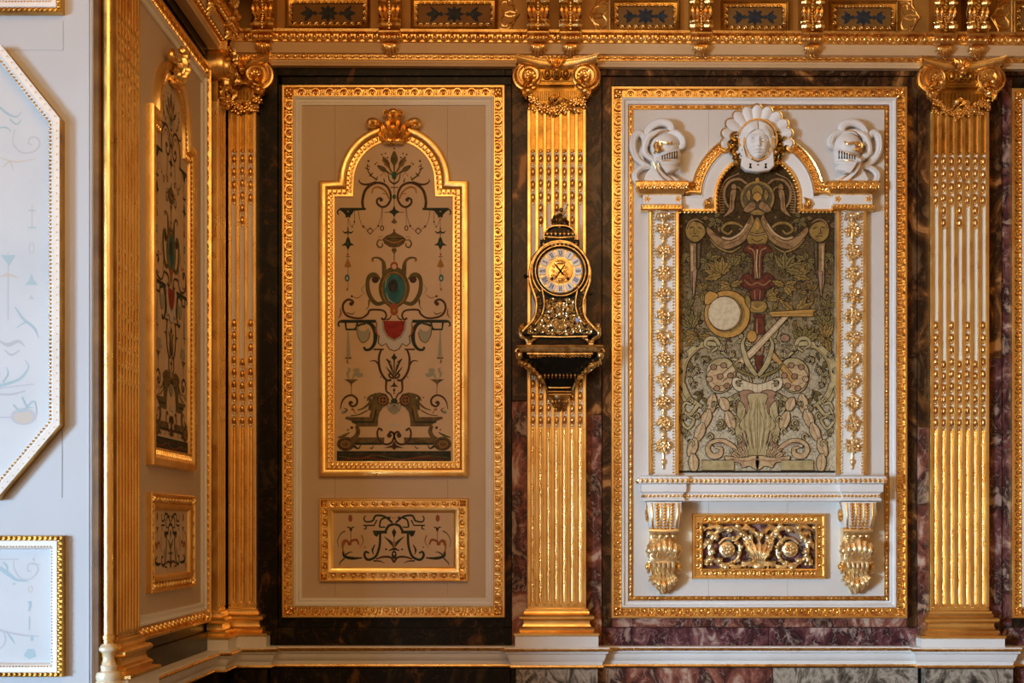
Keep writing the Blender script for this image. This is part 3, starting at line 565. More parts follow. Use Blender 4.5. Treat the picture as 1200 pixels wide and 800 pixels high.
# palmette on top
for a, ln, wd, c in ((-pi/2, 30, 8, 'ol'), (-pi/2-.52, 27, 6, 'ob'), (-pi/2-1.0, 24, 5.5, 'ob')):
    s, c0 = sin(a), cos(a); sg = (a == -pi/2)
    G.append(('l', 'ob', [(461.3, 205), (461.3+c0*ln*.55, 205+s*ln*.55)], [1.2, 3.0])+((1,) if sg else ()))
    G.append(('f', c, L_(461.3+c0*ln*.42, 205+s*ln*.42, a, ln*.58, wd))+(() if not sg else (None, 1)))
    G.append(('o', 'ob', [(461.3+c0*(ln+2.5), 205+s*(ln+2.5))], (1.1, 1.1))+((1,) if sg else ()))
G += [('s', 'or_', [(461.3, 206), (453, 193), (447, 186)], [.8, 1.6]), ('o', 'dk', [(453.5, 183)], (1, 1)), ('o', 'dk', [(451, 178)], (.9, .9)), ('o', 'or_', [(441, 189)], (1, 1)), ('o', 'dk', [(431, 187)], (1.3, 1.3)),
 ('o', 'gn', [(461.3, 204)], (3, 5), 1), ('s', 'dk', [(454, 202), (456, 210), (461.3, 214)], [1, 2]), ('s', 'or_', [(445, 205), (449, 201), (452, 206)], [1, .5]),
 ('l', 'dk', [(461.3, 205), (461.3, 254)], .8, 1), ('s', 'ol', [(441, 209), (434, 204), (430, 197), (430, 190)], [2.2, .8]), ('l', 'dk', [(427, 195), (432, 197)], 1.2), ('l', 'dk', [(432, 205), (436, 201)], 1.4), ('l', 'dk', [(429, 192), (433, 194)], 1), ('s', 'ol', [(440, 210), (442, 205)], [2, 1]), ('s', 'ol', [(450, 212), (449, 207)], [2, 1]),
 ('s', 'dk', [(425, 244), (424, 234), (427, 222), (434, 215), (443, 212.5), (452, 216), (456.5, 224), (457, 232), (453, 239), (447, 241), (441.5, 237), (441.5, 232), (446, 230)], [3.2, 3.2, 2.6, 2.6, 2.2]),
 ('o', 'dk', [(446, 232.5)], (2.2, 2.2)), ('s', 'dk', [(440, 212), (431, 214.5), (424, 214), (420, 211), (420.5, 208.5)], [3.4, 2, .8]),
 ('s', 'or_', [(435, 225), (437, 219), (444, 218), (452, 224), (456, 233)], [1.4, 2.6, 1]), ('s', 'or_', [(447, 225), (452, 226), (455, 231)], [1, 1.6]), ('o', 'gn', [(461.3, 229)], (2.2, 2.8), 1), ('l', 'dk', [(457, 218), (466, 218)], 1, 1),
 ('p', 'bk', [(397, 242), (428, 242), (428, 244.5), (414, 245.5), (412, 249), (410, 251), (409.5, 254), (407, 252.5), (404.5, 254), (404, 250.5), (401, 247), (398, 245)]), ('s', 'bk', [(400, 243), (396, 244.5), (394.6, 248), (396.5, 250)], [2, 1.2]), ('o', 'gr', [(407, 246.3)], (.9, .9)),
 ('p', 'bk', [(461.3, 238), (463, 244), (468, 247), (463.5, 249), (461.3, 253), (459, 249), (454.5, 247), (459.5, 244)], None, 1), ('l', 'dk', [(450, 247.2), (473, 247.2)], .7, 1), ('l', 'or_', [(461.3, 234), (461.3, 240)], 1, 1), ('p', 'ob', [(461.3, 254), (465, 259), (461.3, 261), (457.6, 259)], None, 1),
 ('s', 'dk', [(447, 242), (446, 252), (443, 262)], .55), ('s', 'dk', [(419, 245), (421, 256), (424, 263), (430, 268)], .55), ('s', 'dk', [(437, 268), (442, 265)], .5), ('o', 'dk', [(425, 264)], (1.3, 1.3)), ('o', 'dk', [(442.5, 263.3)], (1.3, 1.3)),
 ('l', 'dk', [(433, 265.5), (436.5, 269.3), (433, 273), (429.5, 269.3), (433, 265.5)], 1.3), ('r', 'dk', [(447, 266)], (1.8, 2.6, 1.2)), ('l', 'dk', [(447.5, 242), (447, 263)], .45),
 ('s', 'dk', [(407, 254), (410, 262), (412, 264), (414.5, 258), (414.5, 245)], .5), ('o', 'dk', [(414.5, 258.5)], (.9, 1.2)), ('o', 'dk', [(412, 264.5)], (.8, .8)),
 ('l', 'dk', [(407, 252), (407, 338)], .45), ('s', 'bk', [(400.5, 269.5), (404, 271.5), (407, 270), (410, 271.5), (413.5, 269.5)], [.6, 2, 1.2, 2, .6]), ('l', 'bk', [(407, 265), (407, 274)], 1.3),
 ('p', 'bk', [(407, 275), (409, 279), (410, 283), (414.5, 286), (409.6, 286.4), (407, 292), (404.4, 286.4), (399, 286.5), (404, 283), (405, 279)]), ('p', 'gn', [(407, 281), (408.5, 284), (407, 287), (405.5, 284)]),
 ('o', 'rb', [(406.6, 297)], (1.1, 1.5)), ('l', 'dk', [(404, 299.5), (409.5, 299.5)], .7), ('p', 'or_', [(406.6, 301), (409, 306), (411, 311), (406.6, 312.5), (402.5, 311), (404.5, 306)]),
 ('o', 'tl', [(406, 324.5)], (2.8, 4.2)), ('o', 'lg', [(406, 324.8)], (1.1, 2)), ('o', 'rb', [(406, 338)], (.9, 1.8)),
 # urn
 ('p', 'ob', [(461.3, 269), (464, 272), (471, 275), (475, 279), (473, 284), (467, 288), (461.3, 289), (455.6, 288), (449.6, 284), (447.6, 279), (451.6, 275), (458.6, 272)], None, 1), ('s', 'or_', [(450, 279), (461.3, 283), (472.6, 279)], [1, 1.6, 1], 1), ('l', 'bk', [(448, 278.2), (474.6, 278.2)], .8, 1), ('o', 'ob', [(461.3, 268.5)], (1.2, 1.5), 1),
 ('s', 'ob', [(448, 280), (443.5, 280), (441, 284), (443.5, 288.5), (447.5, 287), (447, 283.5)], [1, 2, 1.2]), ('l', 'or_', [(448, 276), (443, 276), (443, 280)], .9), ('p', 'ob', [(459, 289.5), (463.6, 289.5), (464.5, 292), (461.9, 296), (461.9, 305), (460.7, 305), (460.7, 296), (458, 292)], None, 1),
 # mirror cartouche
 ('s', 'ob', [(450, 321), (449.5, 312), (448, 305), (443, 301), (437, 301), (435, 304)], [6, 5, 3, 2, 2.4]), ('o', 'or_', [(436, 304)], (1.6, 1.6)),
 ('f', 'ol', [(443, 337), (446, 325), (452, 315), (461.3, 311), (470.6, 315), (476.6, 325), (479.6, 337), (476, 350), (468, 358), (461.3, 361), (454.6, 358), (446.6, 350)], None, 1),
 ('r', 'or_', [(461.3, 337.3)], (14.2, 19.5, 1.0), 1), ('o', 'tl', [(461.3, 337.3)], (12.6, 17.6), 1), ('o', 'ink', [(460, 334)], (6, 8), 1), ('s', 'gr', [(452, 342), (455, 350), (461, 354)], [.8, 1.6, .6], 1), ('s', 'gr', [(451, 336), (452, 327), (457, 321)], [.6, 1.2, .4], 1),
 ('o', 'rb', [(461.3, 310)], (4.6, 4.6), 1), ('o', 'pk', [(461.3, 311)], (2.6, 3), 1),
 ('s', 'ol', [(443, 327), (439, 321.5), (433, 322), (430, 329), (431, 341), (436, 351), (442, 355), (450, 353)], [6, 6, 4.5, 5, 5, 4]), ('o', 'dk', [(439, 326.5)], (4.2, 4)), ('s', 'ob', [(430, 327), (431, 340), (436, 350)], [1, 1.6, 1]), ('s', 'gr', [(427, 332), (423, 338), (427, 344)], [.8, 1.4, .6]), ('s', 'rb', [(424, 344), (418, 348), (412, 346)], [.6, 1, .6]), ('o', 'dk', [(411.5, 346)], (1.3, 1.3)), ('s', 'ob', [(432, 350), (431, 358), (428, 362)], [2.5, 1, .6]),
 ('s', 'rb', [(456, 360), (461.3, 357), (466, 360)], [4, 6, 4], 1), ('o', 'rb', [(461.3, 363.5)], (4.6, 5.2), 1), ('o', 'or_', [(461.3, 363)], (1.6, 1.8), 1),
 ('s', 'dk', [(410.5, 357), (413, 352.5), (407.5, 349.8), (402, 354), (401, 361), (405, 368), (413, 371.2), (423, 371.5), (430, 367), (433, 362.2), (444, 362), (450, 364), (452, 369), (449.5, 373.5), (446, 371.5)], [2.6, 2.6, 2.6, 2.2, 2.4, 2.2, 2.6]), ('o', 'dk', [(410.6, 354.8)], (2.2, 2.2)), ('s', 'rb', [(398, 360), (398.5, 367), (395.5, 372)], [.8, 2, .6]), ('s', 'ob', [(405, 365), (412, 367), (415, 364)], [1, 1.5, .5]), ('s', 'dk', [(452, 374), (456, 372), (458, 368)], [2, 1.6, 1]),
 # bar, shield, ruffle
 ('p', 'lg', [(442, 375), (481, 375), (481, 382), (479, 392), (481, 401), (476, 405), (471, 402), (467, 408.5), (461.3, 411), (455.6, 408.5), (451.6, 402), (446.6, 405), (442, 401), (443.6, 392), (441.6, 382)], None, 1),
 ('l', 'dk', [(443.6, 392), (442.6, 401), (446.8, 404.6), (451.6, 401.6), (455.6, 408), (461.3, 410.4), (467, 408), (471, 401.6), (475.8, 404.6), (480, 401), (479, 392)], 1.2, 1),
 ('p', 'gr', [(446.5, 375), (476, 375), (475, 386), (470, 395), (461.3, 399.5), (452.6, 395), (447.6, 386)], None, 1), ('p', 'rd', [(448.5, 375), (474, 375), (472.8, 385), (468.5, 393), (461.3, 397), (454.1, 393), (449.8, 385)], None, 1),
 ('p', 'bk', [(399, 373.6), (440, 373.6), (440, 377.2), (399, 377.2)]), ('s', 'bk', [(402, 375), (397, 376), (395.5, 380), (397.5, 381.5)], [3, 2, 1.2]), ('l', 'bk', [(404, 377), (405, 385), (416, 385), (418, 377)], 2.4), ('s', 'bk', [(415, 385), (420, 380), (428, 378)], [3, 2]),
 ('f', 'gr', [(417.5, 381), (421, 386), (426, 387), (431, 384), (432.5, 388), (431, 396), (427, 400), (422, 399), (418, 392)]), ('s', 'ob', [(417, 381), (418, 391), (422, 399), (426, 400.3), (431, 396), (433, 388)], 1), 
 ('s', 'bk', [(428, 376), (435, 380), (439, 389), (438.5, 400), (434, 407.5), (428, 409), (425.5, 405.5)], [3, 4.5, 5, 3.6, 3, 2.6]), ('l', 'dk', [(437, 408.5), (449, 408.5)], 2), ('s', 'rb', [(441, 376), (440, 386), (443, 394)], [1, 2.5, .6]),
 ('p', 'gr', [(406.6, 386), (407.6, 386), (410, 417), (405, 417)]), ('l', 'ob', [(403.5, 418.6), (411, 418.6)], 1.8), ('s', 'ob', [(407, 420), (406, 423), (408, 425)], [.8, 1.6, .5]),
 # lower loop and palmette
 ('s', 'dk', [(446.5, 408), (443.5, 417), (443.8, 429), (447, 438), (452.5, 444.5), (458, 444.6)], [2.2, 2.8, 2.8, 2.6]), ('s', 'dk', [(444, 427), (439, 422), (432.5, 422.5)], [3, 1.6, .6]), ('s', 'dk', [(446, 441), (444.5, 441)], [2, .5]),
 ('l', 'dk', [(461.3, 441), (461.3, 416)], [1, 2], 1), ('p', 'bk', [(461.3, 412.5), (463, 416), (465, 418), (461.3, 422), (457.6, 418), (459.6, 416)], None, 1),
 ('s', 'bk', [(461, 440), (458, 430), (452.5, 420)], [1, 2.8, .6]), ('l', 'bk', [(452, 420), (457.5, 424)], 1.8), ('s', 'bk', [(461, 442), (457, 436), (451.5, 429)], [1, 2.4, .6]), ('s', 'or_', [(461, 440), (458.8, 428), (456, 420)], [.6, 1, .4]), ('s', 'dk', [(461, 442.5), (457, 441.5), (455, 438.3), (457.6, 437)], [2, 2.4, 1.6]),
 ('s', 'dk', [(452, 445.5), (452, 457), (457, 461.5), (460, 468)], [2.6, 2, 1.4]), ('l', 'dk', [(461.3, 444), (461.3, 460)], .7, 1), ('p', 'dk', [(461.3, 446), (463, 450), (466.5, 452.4), (456.1, 452.4), (459.6, 450)], None, 1), ('o', 'dk', [(461.3, 456.4)], (1.4, 1.8), 1), ('p', 'dk', [(461.3, 458), (462.4, 461), (460.2, 461)], None, 1),
 # candelabra
 ('s', 'gr', [(408, 443), (406.5, 437), (409, 432), (406, 430)], [1, 3.5, 2.5, .6]), ('s', 'gr', [(412, 443), (415, 438), (420, 436)], [1, 4, 4]), ('o', 'gr', [(420.5, 438.5)], (4.4, 2.6)), ('o', 'gr', [(417, 433)], (4, 2.6)),
 ('p', 'ob', [(402.5, 443.6), (419, 443.6), (414, 447), (411.6, 449), (411.3, 452), (410.3, 452), (410, 449), (407.6, 447)]), ('l', 'ob', [(411, 450), (411, 463)], .7),
 ('s', 'dk', [(398, 479), (400, 470), (405, 464), (412, 462.5), (417.5, 467), (417, 473), (412, 475.5), (408.5, 472), (410.5, 469)], [.8, 2, 2.2, 2.4, 2.2, 1.6]), ('o', 'dk', [(411, 471)], (1.9, 1.9)), ('o', 'gr', [(402, 482)], (3, 2)), ('s', 'dk', [(400, 484), (406, 480), (402, 477)], [.5, 1.5, .5]),
 ('s', 'ob', [(434, 470), (426, 477), (418, 480)], [3, 2, 1]), ('s', 'ob', [(430, 480), (420, 485), (410, 486.5)], [1.4, 1.2, 1]), ('s', 'rb', [(413, 478), (416, 484)], 1), ('o', 'rb', [(412, 479)], (1.2, 1.2)), ('o', 'rb', [(427, 465)], (1, 1)),
 # broken pediment
 ('p', 'ob', [(436, 461), (444, 459), (452, 461), (455.5, 467), (454, 474), (448, 477), (444, 483), (442.5, 490), (442, 499), (419, 499), (410, 492), (403.5, 490), (405, 487.5), (412, 488), (432, 488), (434, 480), (435, 470)]), ('l', 'bk', [(412, 494), (437, 494), (440, 480)], 2.2), ('s', 'ol', [(431, 464), (434, 471), (432, 480)], [3, 5, 3]), ('s', 'ol', [(429, 469), (433, 464), (440, 460)], [1, 3, 1]),
 ('o', 'dk', [(448, 468)], (6.6, 6.6)), ('r', 'or_', [(448, 468)], (4.6, 4.6, 1)), ('l', 'or_', [(444.5, 468), (451.5, 468)], .8), ('l', 'or_', [(448, 464.5), (448, 471.5)], .8), ('s', 'or_', [(438, 474), (436.6, 486), (436, 489)], .8),
 ('o', 'bk', [(461.3, 470)], (4, 4), 1), ('s', 'dk', [(453, 470), (461.3, 474), (469.6, 470)], [1, 2, 1], 1),
 ('f', 'gr', [(453, 475), (461.3, 472), (469.6, 475), (468, 480), (464, 484), (461.3, 485), (458.6, 484), (454.6, 480)], None, 1)]
for q in (-.7, -.35, 0, .35, .7): G.append(('l', 'ob', [(461.3, 473), (461.3+sin(q)*11, 473+cos(q)*11)], .5, 1))
G += [('s', 'ob', [(417, 498), (419, 505), (416, 511), (411, 514)], [4, 5, 5, 4]), ('p', 'ob', [(412, 512), (450, 512), (449, 520.5), (412, 520.5)]), ('l', 'bk', [(415, 519.4), (447, 519.4)], 2.4), ('o', 'ob', [(404.5, 519.5)], (10.6, 8.2)), ('r', 'dk', [(404.5, 520)], (8, 6, 1.4)), ('r', 'or_', [(403.5, 520)], (4.6, 3.4, 1)), ('s', 'ol', [(395, 512), (402, 510), (409, 506)], [1, 3, 1]), ('s', 'bk', [(414, 522), (419, 525), (422, 521)], [3, 1.6, 1]), ('s', 'dk', [(437, 522), (435, 525), (433, 524)], 1.1), ('o', 'dk', [(411.5, 500.5)], (1.6, 1.6)), ('o', 'dk', [(407, 503)], (.9, .9)),
 ('s', 'dk', [(447.5, 504), (443.5, 501.5), (441.5, 507), (443.5, 515), (451, 520), (458, 518), (461.3, 511)], [2.6, 2, 2.4, 2.4, 2]), ('s', 'dk', [(455, 509), (457, 505.5), (461, 508), (461, 514)], [2.8, 2.6, 2]), ('o', 'dk', [(455.6, 509.6)], (2.8, 2.8)), ('p', 'dk', [(461.3, 516), (464, 521), (473, 524.5), (464, 524), (461.3, 527), (458.6, 524), (449.6, 524.5), (458.6, 521)], None, 1), ('s', 'lg', [(453, 500), (461.3, 496.5), (469.6, 500)], [1, 4, 1], 1),
 ('p', 'bk', [(394, 528), (528, 528), (528, 541.5), (394, 541.5)], None, 1), ('s', 'ol', [(396, 534), (420, 537), (440, 533), (470, 538), (500, 534), (526, 536)], [1, 2, 1.2, 2.2, 1], 1), ('s', 'rd', [(400, 538), (430, 536), (455, 539), (490, 536), (520, 538)], [.6, 1.2, .6, 1.2, .6], 1), ('s', 'dk', [(396, 531), (450, 532), (526, 531)], [1, 2, 1], 1)]
G_ROW = G
def arched_painting(label, strokes, crest=True):
    wr = 10
    t = thing('arched_painting', label, 'painted panel', 461.3, 558, 2, 'arched grotesque paintings on the walls', wref=wr)
    path = [(373.5, 558), (373.5, 211), (396, 211)]+[tuple(p) for p in arc(461.5, 211, 65.5, pi, 2*pi, 30)[1:-1]]+[(527, 211), (548.5, 211), (548.5, 558)]
    MB().sweep(path, [(0, 2), (0, 8), (-1, 9.6), (-3, 10.2), (-6.5, 10), (-9, 8), (-10, 5.5), (-15.6, 5.2), (-16, 6.4), (-18, 6.4), (-18.4, 3)]).build('frame', GOLD2, t, wref=wr)
    mb = MB(); row(mb, LEAFU, inset_path(path, 12.9), 5.6, 5.6, seg=False); mb.build('leaf_carving', GOLD, t, wref=wr, kind='stuff')
    ip = inset_path(path, 18)
    MB().poly(ip, 2, 3.4).build('canvas', CANVAS, t, wref=wr, smooth_=False)
    paint(t, strokes, cx, wr, 3.5)
    if crest:
        c = MB(); u = 461.5
        for s in (-1, 1):
            c.leaf([(u+s*3, 168, 8), (u+s*5, 152, 16), (u+s*7, 143, 18), (u+s*13, 138, 14)], 8, 4, 0, 3); c.leaf([(u+s*6, 168, 8), (u+s*11, 155, 14), (u+s*14, 147, 15), (u+s*22, 143, 10)], 9, 4, 0, 4)
            c.leaf([(u+s*2, 150, 12), (u+s*4, 138, 18), (u+s*10, 132, 16), (u+s*12, 137, 17)], 8, 4, 0, 3); c.leaf([(u+s*8, 166, 8), (u+s*16, 158, 12), (u+s*15, 150, 12)], 7, 3, 0, 3)
            sp = smooth([(u+s*15, 145), (u+s*22, 141), (u+s*28, 142), (u+s*29, 147), (u+s*25, 149), (u+s*20, 148)], 6); c.tube(np.c_[sp, np.full(len(sp), 11)], [2.5, 3.2, 3.6, 3, 2.2], 8)
            c.leaf([(u+s*14, 150, 9), (u+s*21, 146, 13), (u+s*29, 146, 11)], 8, 3, 0, 3)
        c.ball((u, 133, 17), (6.5, 4.2, 5), 10, 6); c.ball((u-5.5, 133.5, 16), (4, 3.6, 4)); c.ball((u+5.5, 133.5, 16), (4, 3.6, 4)); c.leaf([(u, 168, 9), (u, 152, 19), (u, 141, 17)], 7, 4, 0, 3)
        c.box(u-11, u+11, 160, 168.5, 5, 12, bev=2); c.tube([(u-12, 167, 11), (u, 168, 13), (u+12, 167, 11)], 2, 8); c.ball((u, 165.5, 13), (3, 2.4, 3)); c.ball((u-8, 165.5, 12), 2); c.ball((u+8, 165.5, 12), 2)
        c.build('acanthus_crest', GOLD, t, wref=wr)
    return t
ap = arched_painting('arched gilt-framed grotesque painting with teal mirror medallion and red shield on the facing wall', G)
apl = copy_tree(ap, loc=leftpos(227, 558, 1), rz=R(90), label='arched gilt-framed grotesque painting seen at a steep angle on the left wall')
for c in apl.children:
    if c.name.startswith('painted'): pass
G2 = [('s', 'bk', [(461.3-2, 612), (450, 605), (440, 604), (436, 610), (428, 611), (426, 607), (428, 604)], [2.4, 2.4, 2.2, 1.6, 1.2]), ('o', 'bk', [(455, 607)], (2, 2)), ('s', 'bk', [(452, 606), (446, 609), (444, 617)], [2.4, 2, 2]), ('l', 'bk', [(425, 615.4), (438, 615.4), (441, 609)], 1.7), ('s', 'bk', [(428, 615.4), (428.5, 619), (425.5, 620)], [1.6, 1.2]), ('l', 'bk', [(444, 617.5), (451, 617.5)], 1.6),
 ('s', 'bk', [(461.3, 613.8), (455, 616), (451.5, 622), (451.5, 625)], [3, 3, 2.6]), ('p', 'bk', [(436, 621.5), (453, 621.5), (453, 625), (444, 625), (441, 629), (438, 627)]), ('s', 'bk', [(445, 624), (444.5, 638), (441, 650), (436, 654.5), (430, 655.5), (426.5, 651), (428, 646.5), (432, 648)], [2.8, 2.8, 3, 2.8, 2]), ('s', 'bk', [(439, 638), (436, 644), (437, 650)], [1, 2.4, .6]),
 ('l', 'dk', [(461.3, 622), (461.3, 655)], .8, 1), ('p', 'bk', [(461.3, 619), (464, 623), (462.4, 628), (461.3, 630), (460.2, 628), (458.6, 623)], None, 1), ('s', 'bk', [(461, 642), (457, 635), (449.5, 628.5)], [1, 3.2, .5]), ('s', 'or_', [(461, 642), (459.5, 634)], 1.2), ('s', 'bk', [(455, 645), (461.3, 643), (467.6, 645)], [1, 3, 1], 1), ('o', 'bk', [(452, 643.5)], (1.2, 1.2)), ('o', 'bk', [(461.3, 650)], (3, 5), 1), ('o', 'lg', [(461.3, 649)], (1, 1.6), 1),
 ('s', 'dk', [(440, 655), (448, 652.5), (457, 653), (461.3, 659)], [1.6, 2.6, 2.2]), ('s', 'dk', [(437, 657), (445, 657.5), (450, 660)], [2, 1.4, .5]),
 ('s', 'bk', [(424, 653.5), (412, 654), (403, 651.5), (401, 645)], [1.4, 3.6, 3.4, 1.2]), ('s', 'bk', [(403, 654), (398, 659), (397, 662)], [1.6, .8]), ('s', 'bk', [(404, 650), (409, 647), (413, 647)], [2, .6]), ('s', 'or_', [(404, 649), (401, 643), (402, 634), (409, 636)], [1, 2, 3.4, 2]), ('s', 'rb', [(420, 638), (417, 632.5), (411, 634), (409, 638)], [1.6, 3, 2.6, 2]), ('s', 'rb', [(402, 639), (404, 633), (408, 635)], [1.4, 2.6, 2]), ('o', 'rb', [(409, 637)], (2.6, 2)),
 ('l', 'dk', [(410.5, 618), (410.5, 634)], .6), ('s', 'dk', [(405.5, 617.5), (409, 618), (410.5, 622), (412, 618), (415, 617.5)], [.6, 1.8, 1.4, 1.8, .6]), ('o', 'rb', [(410, 607)], (2.4, 4.2)), ('s', 'ob', [(396, 641), (395, 633), (399, 625), (404, 622)], [.5, 1, 1.6]), ('s', 'rb', [(423, 627), (425, 634), (421, 642)], [1.4, 1, .5]), ('o', 'rd', [(427, 641)], (.9, .9)), ('s', 'or_', [(456, 604.5), (461.3, 607), (466.6, 604.5)], .8, 1)]
def lower_painting(label):
    wr = 8
    t = thing('small_painting', label, 'painted panel', 461.3, 681, 2, 'small oblong paintings below the arched ones', wref=wr)
    path = rect(373.8, 548.2, 583.6, 681)
    MB().sweep(path, [(0, 2), (0, 7), (-1, 8), (-2, 8), (-2.8, 5.5), (-9.8, 5.5), (-10.4, 7.4), (-13, 7), (-16.5, 4.5), (-17, 2.5)]).build('frame', GOLD2, t, wref=wr)
    mb = MB(); row(mb, EGGS, inset_path(path, 6.3), 12.3, 6, inset=4)
    for (a, b) in inset_path(path, 6): mb.leaf([(a-3, b-3, 6), (a, b, 8), (a+3, b+3, 6)], 5, 2, 0, 2); mb.leaf([(a-3, b+3, 6), (a, b, 8), (a+3, b-3, 6)], 5, 2, 0, 2)
    mb.build('egg_moulding', GOLD, t, wref=wr, kind='stuff')
    MB().box(389.5, 532.5, 599, 665.5, 2, 3).build('canvas', CANVAS, t, wref=wr, smooth_=False)
    paint(t, G2, 461.3, wr, 3.1)
    return t
lp = lower_painting('small oblong gilt-framed painting of dark scrollwork below the arched painting on the facing wall')
lpl = copy_tree(lp, loc=leftpos(227, 681, 1), rz=R(90), label='small gilt-framed painting of dark scrollwork low on the left wall')
# ================================================================ tapestry bay
SB = 8
tf = thing('tapestry_surround', 'white and gilded architectural surround with arched top framing the tapestry', 'surround', 887.5, 557, 2, wref=SB)
AC = (887.5, 231.5)
ipath = [(795, 248), (839.5, 248), (839.5, 231.5)]+[tuple(p) for p in arc(*AC, 48, pi, 2*pi, 26)[1:-1]]+[(935.5, 231.5), (935.5, 248), (980, 248)]
MB().sweep(ipath, [(-.3, 1), (-.3, 8), (.6, 10), (2.8, 10), (3.4, 7.6), (4.4, 7.6), (9, 9), (15.5, 9.4), (16.5, 10.5), (17.4, 10.5), (17.4, 2)], closed=False, mats=[1, 1, 1, 1, 0, 0, 0, 0, 0, 0]).build('arch', [WHITE, GOLD2], tf, wref=SB)
mb = MB(); row(mb, LEAFU, inset_path(ipath, 0) if False else ipath, 4.6, 9.8, closed=False, seg=False, sc=.62); mb.build('rope_edge', GOLD, tf, wref=SB, kind='stuff')
ga = MB()
for s in (1, -1):
    g = MB(); a0, a1 = pi+.06, pi+R(56)
    pth = np.vstack([[(803, 228), (808, 226.5)], arc(*AC, 66, a0, a1, 22)])
    g.sweep(pth, [(0, 2), (0, 11), (1, 12.5), (2.2, 12.5), (3, 10), (9, 10), (9.8, 12.5), (11.4, 13.5), (12.5, 12), (12.5, 2)], closed=False)
    for i in range(8):
        a = a0+.06+(a1-a0-.12)*i/7.; u, v = AC[0]+72*cos(a), AC[1]+72*sin(a)
        g.rosette(u, v, 11, 4.2, 5, 0, a)
        g.leaf([(u-3*sin(a)*-1, v-3*cos(a), 10), (u+4*sin(-a), v+4*cos(a), 12)], 4, 2, 0, 2, nt=6, ns=5)
    u, v = AC[0]+71*cos(a1), AC[1]+71*sin(a1)
    sp = spiral(u+1, v+1, 7, 1.6, a1+.2, 1.6, 34); g.tube(np.c_[sp, np.full(len(sp), 13)], [2.6, 2.2, 1.6], 7); g.lathe((u+1, v+1, 0), [(7, 2), (7, 11), (0.1, 11)], 14, axis='w')
    g.leaf([(806, 224, 10), (810, 218, 13), (816, 214, 11)], 9, 3, 0, 3); g.ball((806, 222, 11), (4, 4, 3))
    g.leaf([(826, 246, 8), (828, 238, 12), (833, 231, 9)], 7, 3, 0, 3); g.leaf([(834, 246, 8), (830, 240, 12), (824, 236, 9)], 7, 3, 0, 3)
    if s < 0:
        V, F = g.pack(); V = V.copy(); V[:, 0] = 2*AC[0]-V[:, 0]; g2 = MB(); g2.V = [V]; g2.n = len(V); g2.F = {k: [f[:, ::-1]] for k, f in F.items()}; g = g2
    g.build('scrolled_arch_band', GOLD, tf, wref=SB)
for s in (0, 1):
    X = (lambda a: a) if s == 0 else (lambda a: 2*887.5-a)
    def bx(m, a, b, *r, **k): a, b = X(a), X(b); m.box(min(a, b), max(a, b), *r, **k)
    e = MB(); pl = [(X(803), 2), (X(803), 20), (X(748), 20), (X(748), 2)]
    if s: pl = pl[::-1]
    e.sweep(pl, [(-4, 228.5), (-1.5, 227.5), (-.5, 225), (2, 222), (3, 218), (2.6, 214.5), (3.4, 213.5), (1, 212.5), (-30, 212.4)], closed=False, axes='uw')
    for i in range(6):
        u = X(752+i*9.4); e.rosette(u, 219.8, 23.5, 4.3, 6); e.ball((u+4.7, 220, 23), (1.1, 3.6, 1.8), 5, 4)
    e.build('gilt_cornice_block', GOLD, tf, wref=SB+8)
    e = MB(); bx(e, 753, 799, 228, 240, 2, 16, bev=1); bx(e, 799, 828, 229, 241, 2, 8.5); e.build('frieze_block', WHITE, tf, wref=SB+4, smooth_=False)
    e = MB(); bx(e, 751, 800, 240, 247, 2, 17, bev=1.5)
    for i in range(12): e.ball((X(753.5+i*4.1), 242.5, 17.4), (1.7, 1.6, 1.6), 6, 4)
    for q in (758, 794): e.rosette(X(q), 234, 15.5, 4, 5)
    e.build('necking', GOLD, tf, wref=SB+4)
    e = MB(); bx(e, 759.5, 795.5, 247, 557, 0, 7); st = e.build('side_strip', WHITE, tf, wref=SB, smooth_=False)
    e = MB(); bx(e, 760, 763.6, 247, 556, 6.5, 10.5, bev=.8); bx(e, 791.2, 795.6, 247, 556, 6.5, 10.5, bev=.8)
    for y in np.arange(250, 554, 3.7):
        e.ball((X(765.6), y, 8.2), 1.25, 5, 3); e.ball((X(788.8), y, 8.2), 1.25, 5, 3)
    e.build('gilt_edging', GOLD2, st, wref=SB)
    e = MB(); rr = random.Random(s+3); c0 = X(777)
    for k in range(5): e.leaf([(c0, 250, 9), (c0+(k-2)*3, 253, 13), (c0+(k-2)*4.6, 259+(2-abs(k-2)), 10)], 5, 2.4, 0, 2, nt=8, ns=5)
    e.ball((c0, 252, 11), (8, 3, 3)); e.tube([(c0, 255, 9), (c0, 400, 9), (c0, 540, 9)], 1.3, 5)
    for j in range(11):
        y = 270+j*25.2
        e.rosette(c0+rr.uniform(-2, 2), y+rr.uniform(-2, 2), 13, 5.6, 5, 0, rr.uniform(0, 6))
        for q in range(3): a = rr.uniform(0, 6.3); e.rosette(c0+cos(a)*6, y+sin(a)*7, 10.5, 3.6, 5, 0, rr.uniform(0, 6))
        for q in range(9):
            a = q/9*2*pi+rr.uniform(-.3, .3); r = rr.uniform(6, 8); e.leaf([(c0+cos(a)*3, y+sin(a)*4, 10), (c0+cos(a)*r, y+sin(a)*r, 12), (c0+cos(a)*(r+3), y+sin(a)*(r+3.4), 9)], 4.2, 2, 0, 2, nt=7, ns=5)
        for q in range(5): e.ball((c0+rr.uniform(-7, 7), y+rr.uniform(-9, 9), 10), rr.uniform(1.2, 2.4), 6, 4)
        e.ball((c0, y-12.5, 10), (2.4, 3.4, 2.4), 6, 4)
    e.ball((c0, 541, 9.5), (2.6, 4, 2.4)); e.ball((c0, 547, 9), (1.3, 3.5, 1.4))
    e.build('flower_garland', PGOLD, st, wref=SB, kind='stuff')

